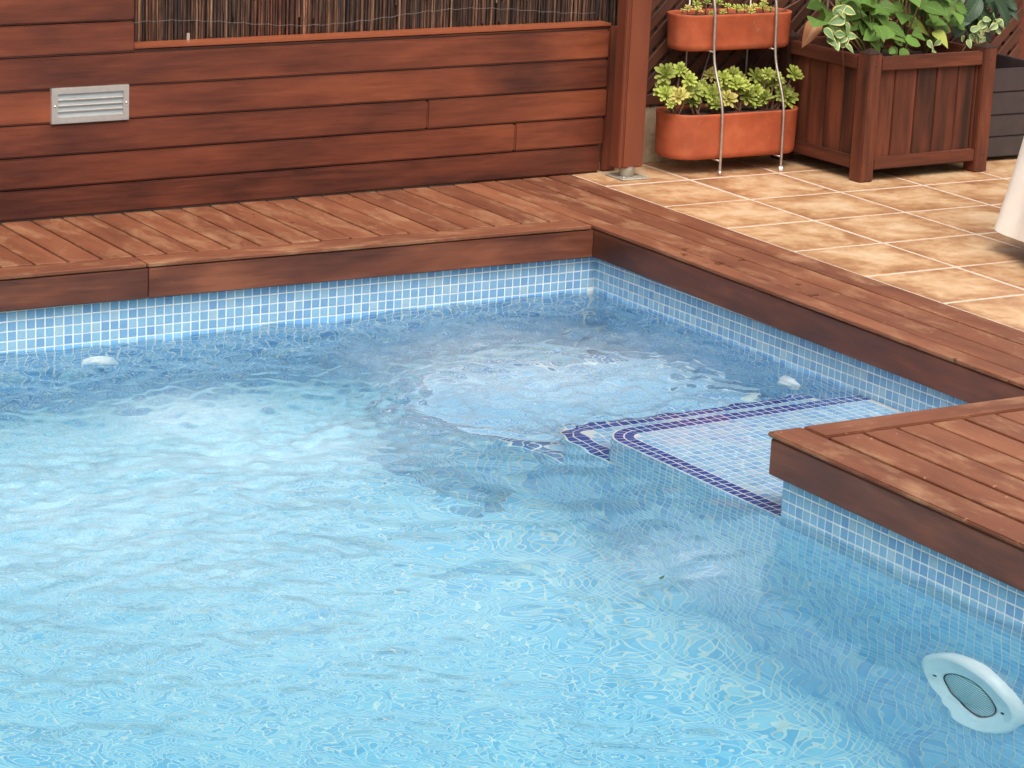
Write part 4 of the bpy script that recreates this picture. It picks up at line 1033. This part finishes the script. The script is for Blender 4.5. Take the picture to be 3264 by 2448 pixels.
put_leaf(LH_, sl, (51.4, 10.6, 22.5), (-0.1, -0.45, -0.9), (0, -1, 0.4), 1.9)
put_leaf(LH_, sl, (49.9, 11.2, 23.0), (-0.8, -0.3, -0.35), (0, -0.8, 0.7), 1.1)
put_leaf(LH_, sl, (53.0, 11.0, 24.1), (0.8, -0.3, -0.2), (0, -0.7, 0.8), 2.3)
tube('stem', [(0, 0, 0), (-0.3, -1.6, 2.2), (-0.5, -2.2, 2.8)], 0.06, M['leaf'], sl, 5); tube('stem', [(0, 0, 0), (0.1, -1.2, 2.4), (0.0, -1.9, 3.2)], 0.06, M['leaf'], sl, 5); tube('stem', [(0, 0, 0), (-1.2, -1.4, 1.4), (-2.3, -1.9, 2.1)], 0.05, M['leaf'], sl, 5)
bl = empty('withered_plant', (45.2, 15.8, 20.9)); tag(bl, 'withered brown leaf drooping behind the left rim of the wooden planter', 'dead leaf')
put_leaf(LD, bl, (40.3, 15.2, 25.2), (-0.85, -0.2, -0.5), (0, -0.5, 1), 3.4); tube('stem', [(0, 0, 0), (-2, -.3, 3.5), (-3.5, -.5, 4.9)], 0.06, M['stem'], bl, 5)
for lab, a, b_ in (('slim bamboo stake at the back of the planter, left of its pair', (64.6, 23.2, 21.2), (64.0, 23.0, 26.5)), ('slim bamboo stake behind the right corner post of the planter', (71.2, 19.2, 19.0), (71.0, 19.2, 24.2))):
    k_ = empty('bamboo_stake', a); tag(k_, lab, 'stake', 'bamboo stakes'); tube('cane', [(0, 0, 0), tuple(Vector(b_)-Vector(a))], 0.16, M['bamboo'], k_, 6); tube('node', [tuple((Vector(b_)-Vector(a))*0.5), tuple((Vector(b_)-Vector(a))*0.53)], 0.2, M['bamboo'], k_, 6)
k_ = empty('metal_rod', (46.3, 17.0, 20.9)); tag(k_, 'thin grey metal rod stuck in the left side of the planter soil', 'rod')
tube('shaft', [(0, 0, 0), (-3.0, 0.0, 1.8), (-3.6, 0, 8.5)], 0.13, M['rod'], k_, 6)
bpy.data.objects.remove(k_.children[0]); tube('shaft', [(0, 0, 0), (-0.5, 0, 9.5)], 0.13, M['rod'], k_, 6); k_.location = Vector((44.9, 20.0, 20.9))*S; k_.location = Vector((46.6, 20.0, 20.9))*S

# ------------------------------------------------------------------ charcoal planter with rubber plant
dp = empty('charcoal_planter', (66.3, 14.4, DT)); tag(dp, 'charcoal box planter with horizontal grooves beside the wooden planter', 'planter')
DW, DD, DH = 14.2, 15.0, 12.15
zz = [0.55, 3.25, 6.1, 9.1, DH]
for a, b_ in zip(zz[:-1], zz[1:]):
    box('board', (0, 0, a+0.05), (DW, 0.8, b_-0.05), M['dark_planter'], dp, 0.12, 0, 2); box('board', (0, DD-0.8, a+0.05), (DW, DD, b_-0.05), M['dark_planter'], dp, 0.12, 0, 2)
    box('board', (0, 0.82, a+0.05), (0.8, DD-0.82, b_-0.05), M['dark_planter'], dp, 0.12, 1, 2); box('board', (DW-0.8, 0.82, a+0.05), (DW, DD-0.82, b_-0.05), M['dark_planter'], dp, 0.12, 1, 2)
for x in (0.9, DW-1.9):
    for y in (0.9, DD-1.9): box('foot', (x, y, 0), (x+1, y+1, 0.9), M['black'], dp, 0)
box('soil', (0.82, 0.82, 8.4), (DW-0.82, DD-0.82, 9.3), M['soil'], dp, 0.1)
RB = [(70.3, 20, 26.5, 1.8), (72.3, 20.5, 25.4, 1.65), (71.5, 21, 24.5, 1.5), (74.8, 19, 26.0, 1.8), (73.7, 20, 26.9, 1.65), (69.5, 20.4, 25.4, 1.5), (71.3, 21, 23.3, 1.2), (76.4, 20, 28.2, 1.35), (72.7, 22, 26.9, 1.8), (69.7, 21.5, 24.0, 1.35), (68.5, 21.5, 27.5, 1.6), (71.5, 22.5, 28.5, 1.7), (73.0, 21, 30, 1.6), (69.0, 21, 30.5, 1.5), (75.0, 21.5, 31.5, 1.5)]
RB += [(73.5+rd.uniform(-2.5, 5), rd.uniform(20.5, 24), rd.uniform(21.5, 28), rd.uniform(1.2, 1.7)) for q in range(14)]
rb_ = empty('rubber_plant', (72.5, 22.0, 16.3)); tag(rb_, 'dark green plant with big rubbery leaves growing in the charcoal planter', 'plant')
LR = [leaf_mesh('rubbery_leaf', M['leaf_dark'], L=1.0, W=0.30, fold=0.2, droop=d, shape='oval', nu=6, nvv=9) for d in (0.1, 0.3)]
tube('trunk', [(0, 0, 0), (0.2, -.1, 6), (-.3, 0, 12), (0, 0, 17)], [0.35, 0.3, 0.22, 0.12], M['stem'], rb_, 8)
for x, y, z, R in RB:
    dx = x-72.5
    aim = Vector((dx*0.35+rd.uniform(-.25, .25), -0.45+rd.uniform(-.2, .2), -0.8+rd.uniform(-.3, .5))); put_leaf(LR[rd.randrange(2)], rb_, (x, y, z), aim, (0.15*dx, -1, 0.45), 2*R*1.15)
    b0 = Vector((x, y, z))-aim.normalized()*R*1.1-Vector((72.5, 22, 16.3))
    tube('petiole', [(0, 0, max(1, b0.z-1.2)), tuple(b0)], 0.08, M['leaf_dark'], rb_, 5)

# ------------------------------------------------------------------ table under a cream cloth, cut by the right edge
tb = empty('garden_table', (45, -46, DT)); tag(tb, 'table hidden under a long cream cloth at the right edge', 'table')
tube('leg', [(0, 0, 0), (0, 0, 27.4)], 0.9, M['galv'], tb, 10); tube('foot', [(0, 0, 0.0), (0, 0, 0.6)], 6.0, M['galv'], tb, 20); tube('tabletop', [(0, 0, 27.4), (0, 0, 28.3)], 12.0, M['lattice'], tb, 32)
def cloth():
    cx, cy_ = 48.9, -45.3; ang = math.radians(-18); hw, hd = 16.2, 11.0
    V = []; F = []; nr = 26; per = 200
    def rect(t, grow, rc):
        # rounded rectangle perimeter point
        P = stadium(-hw-grow, hw+grow, -hd-grow, hd+grow, rc, 14); return P
    rows_ = []
    for j in range(nr+1):
        t = j/nr; z = 36.0-(36.0-9.7)*t
        P = stadium(-hw-3.2*t**1.6, hw+3.2*t**1.6, -hd-2.6*t**1.6, hd+2.6*t**1.6, 1.2, 6)
        # densify
        p = np.array(P+[P[0]]); d = np.r_[0, np.cumsum(np.linalg.norm(np.diff(p, axis=0), axis=1))]; tt = np.linspace(0, d[-1], per, endpoint=False)
        x = np.interp(tt, d, p[:, 0]); y = np.interp(tt, d, p[:, 1]); th = np.arctan2(y, x)
        fold = (0.35*np.sin(th*19+1.5)+0.2*np.sin(th*31+t*2.0))*t**1.1; rr = np.hypot(x, y); x = x*(1+fold/rr); y = y*(1+fold/rr)
        zz_ = z-0.12*np.sin(th*19)*t
        for a, b_, c_ in zip(x, y, zz_): V.append((cx+a*math.cos(ang)-b_*math.sin(ang), cy_+a*math.sin(ang)+b_*math.cos(ang), c_))
    for j in range(nr):
        for k in range(per): a = j*per+k; b_ = j*per+(k+1) % per; F.append((a, b_, b_+per, a+per))
    F.append(tuple(range(per)))
    o = mesh_from('tablecloth', V, F, M['cloth'], None, smooth=True)
    tag(o, 'cream cloth hanging almost to the tiles at the right edge', 'tablecloth'); return o
CL = cloth()
CL.data.transform(Matrix.Translation(Vector((0, 0, -36.0+28.45+7.2))*0))

# ------------------------------------------------------------------ pool fittings
lp = empty('underwater_lamp', (PX-0.05, -102.2, -17.1)); tag(lp, 'round white underwater lamp on the near pool wall', 'pool light')
lfp = lathe('faceplate', [(5.75, 0.0), (5.8, 0.5), (5.6, 0.8), (5.2, 1.0), (5.05, 0.98), (4.95, 0.92), (4.3, 0.98), (4.2, 0.92), (3.7, 0.9), (3.38, 0.85), (3.34, 0.7)], M['white_plastic'], lp, 64, '-X')
lathe('gasket', [(3.36, 0.8), (3.30, 0.88), (3.22, 0.88), (3.18, 0.75)], M['black'], lp, 48, '-X')
lathe('lens', [(3.24, 0.78), (2.8, 0.9), (1.9, 1.02), (0.9, 1.08), (0.001, 1.1)], M['lens'], lp, 48, '-X')
for s_ in (-1, 1):
    o = lathe('screw', [(0.001, 0.12), (0.2, 0.1), (0.2, 0.0)], M['black'], lp, 10, '-X'); o.location = Vector((-0.9, s_*4.1, 0))*S; subpart(o, lfp)
j1 = empty('return_inlet', (0.0-0.05, -37.2, -5.9)); tag(j1, 'white round water inlet on the right pool wall by the steps', 'pool inlet', 'white water inlets')
for j_, ax in ((j1, '-X'),):
    lathe('flange', [(1.75, 0.0), (1.72, 0.3), (1.5, 0.55), (1.15, 0.65), (0.95, 0.6)], M['white_plastic'], j_, 32, ax); lathe('nozzle', [(1.0, 0.5), (0.95, 0.95), (0.6, 1.15), (0.32, 1.2), (0.3, 0.9)], M['white_plastic'], j_, 24, ax); lathe('mouth', [(0.32, 0.92), (0.001, 0.9)], M['black'], j_, 16, ax)
j2 = empty('return_inlet', (-60.2, -0.08, -6.6)); tag(j2, 'white round water inlet on the back pool wall at left', 'pool inlet', 'white water inlets')
lathe('flange', [(1.85, 0.0), (1.82, 0.3), (1.6, 0.55), (1.2, 0.65), (1.0, 0.6)], M['white_plastic'], j2, 32, '-Y'); lathe('nozzle', [(1.05, 0.5), (1.0, 0.95), (0.6, 1.15), (0.3, 1.2), (0.28, 0.9)], M['white_plastic'], j2, 24, '-Y'); lathe('mouth', [(0.3, 0.92), (0.001, 0.9)], M['black'], j2, 16, '-Y')
fl_ = empty('fallen_leaf', (-49.3, -85.3, zwat(-49.3, -85.3)+0.12)); tag(fl_, 'tiny dark leaf floating alone on the pool water', 'leaf')
lf = leaf_mesh('floating_leaf', M['leaf_dark'], L=0.75, W=0.16, fold=0.2, droop=-0.15, shape='ovate', nu=4, nvv=5)
o = bpy.data.objects.new('blade', lf); col.objects.link(o); o.parent = fl_; o.rotation_euler.z = -1.1
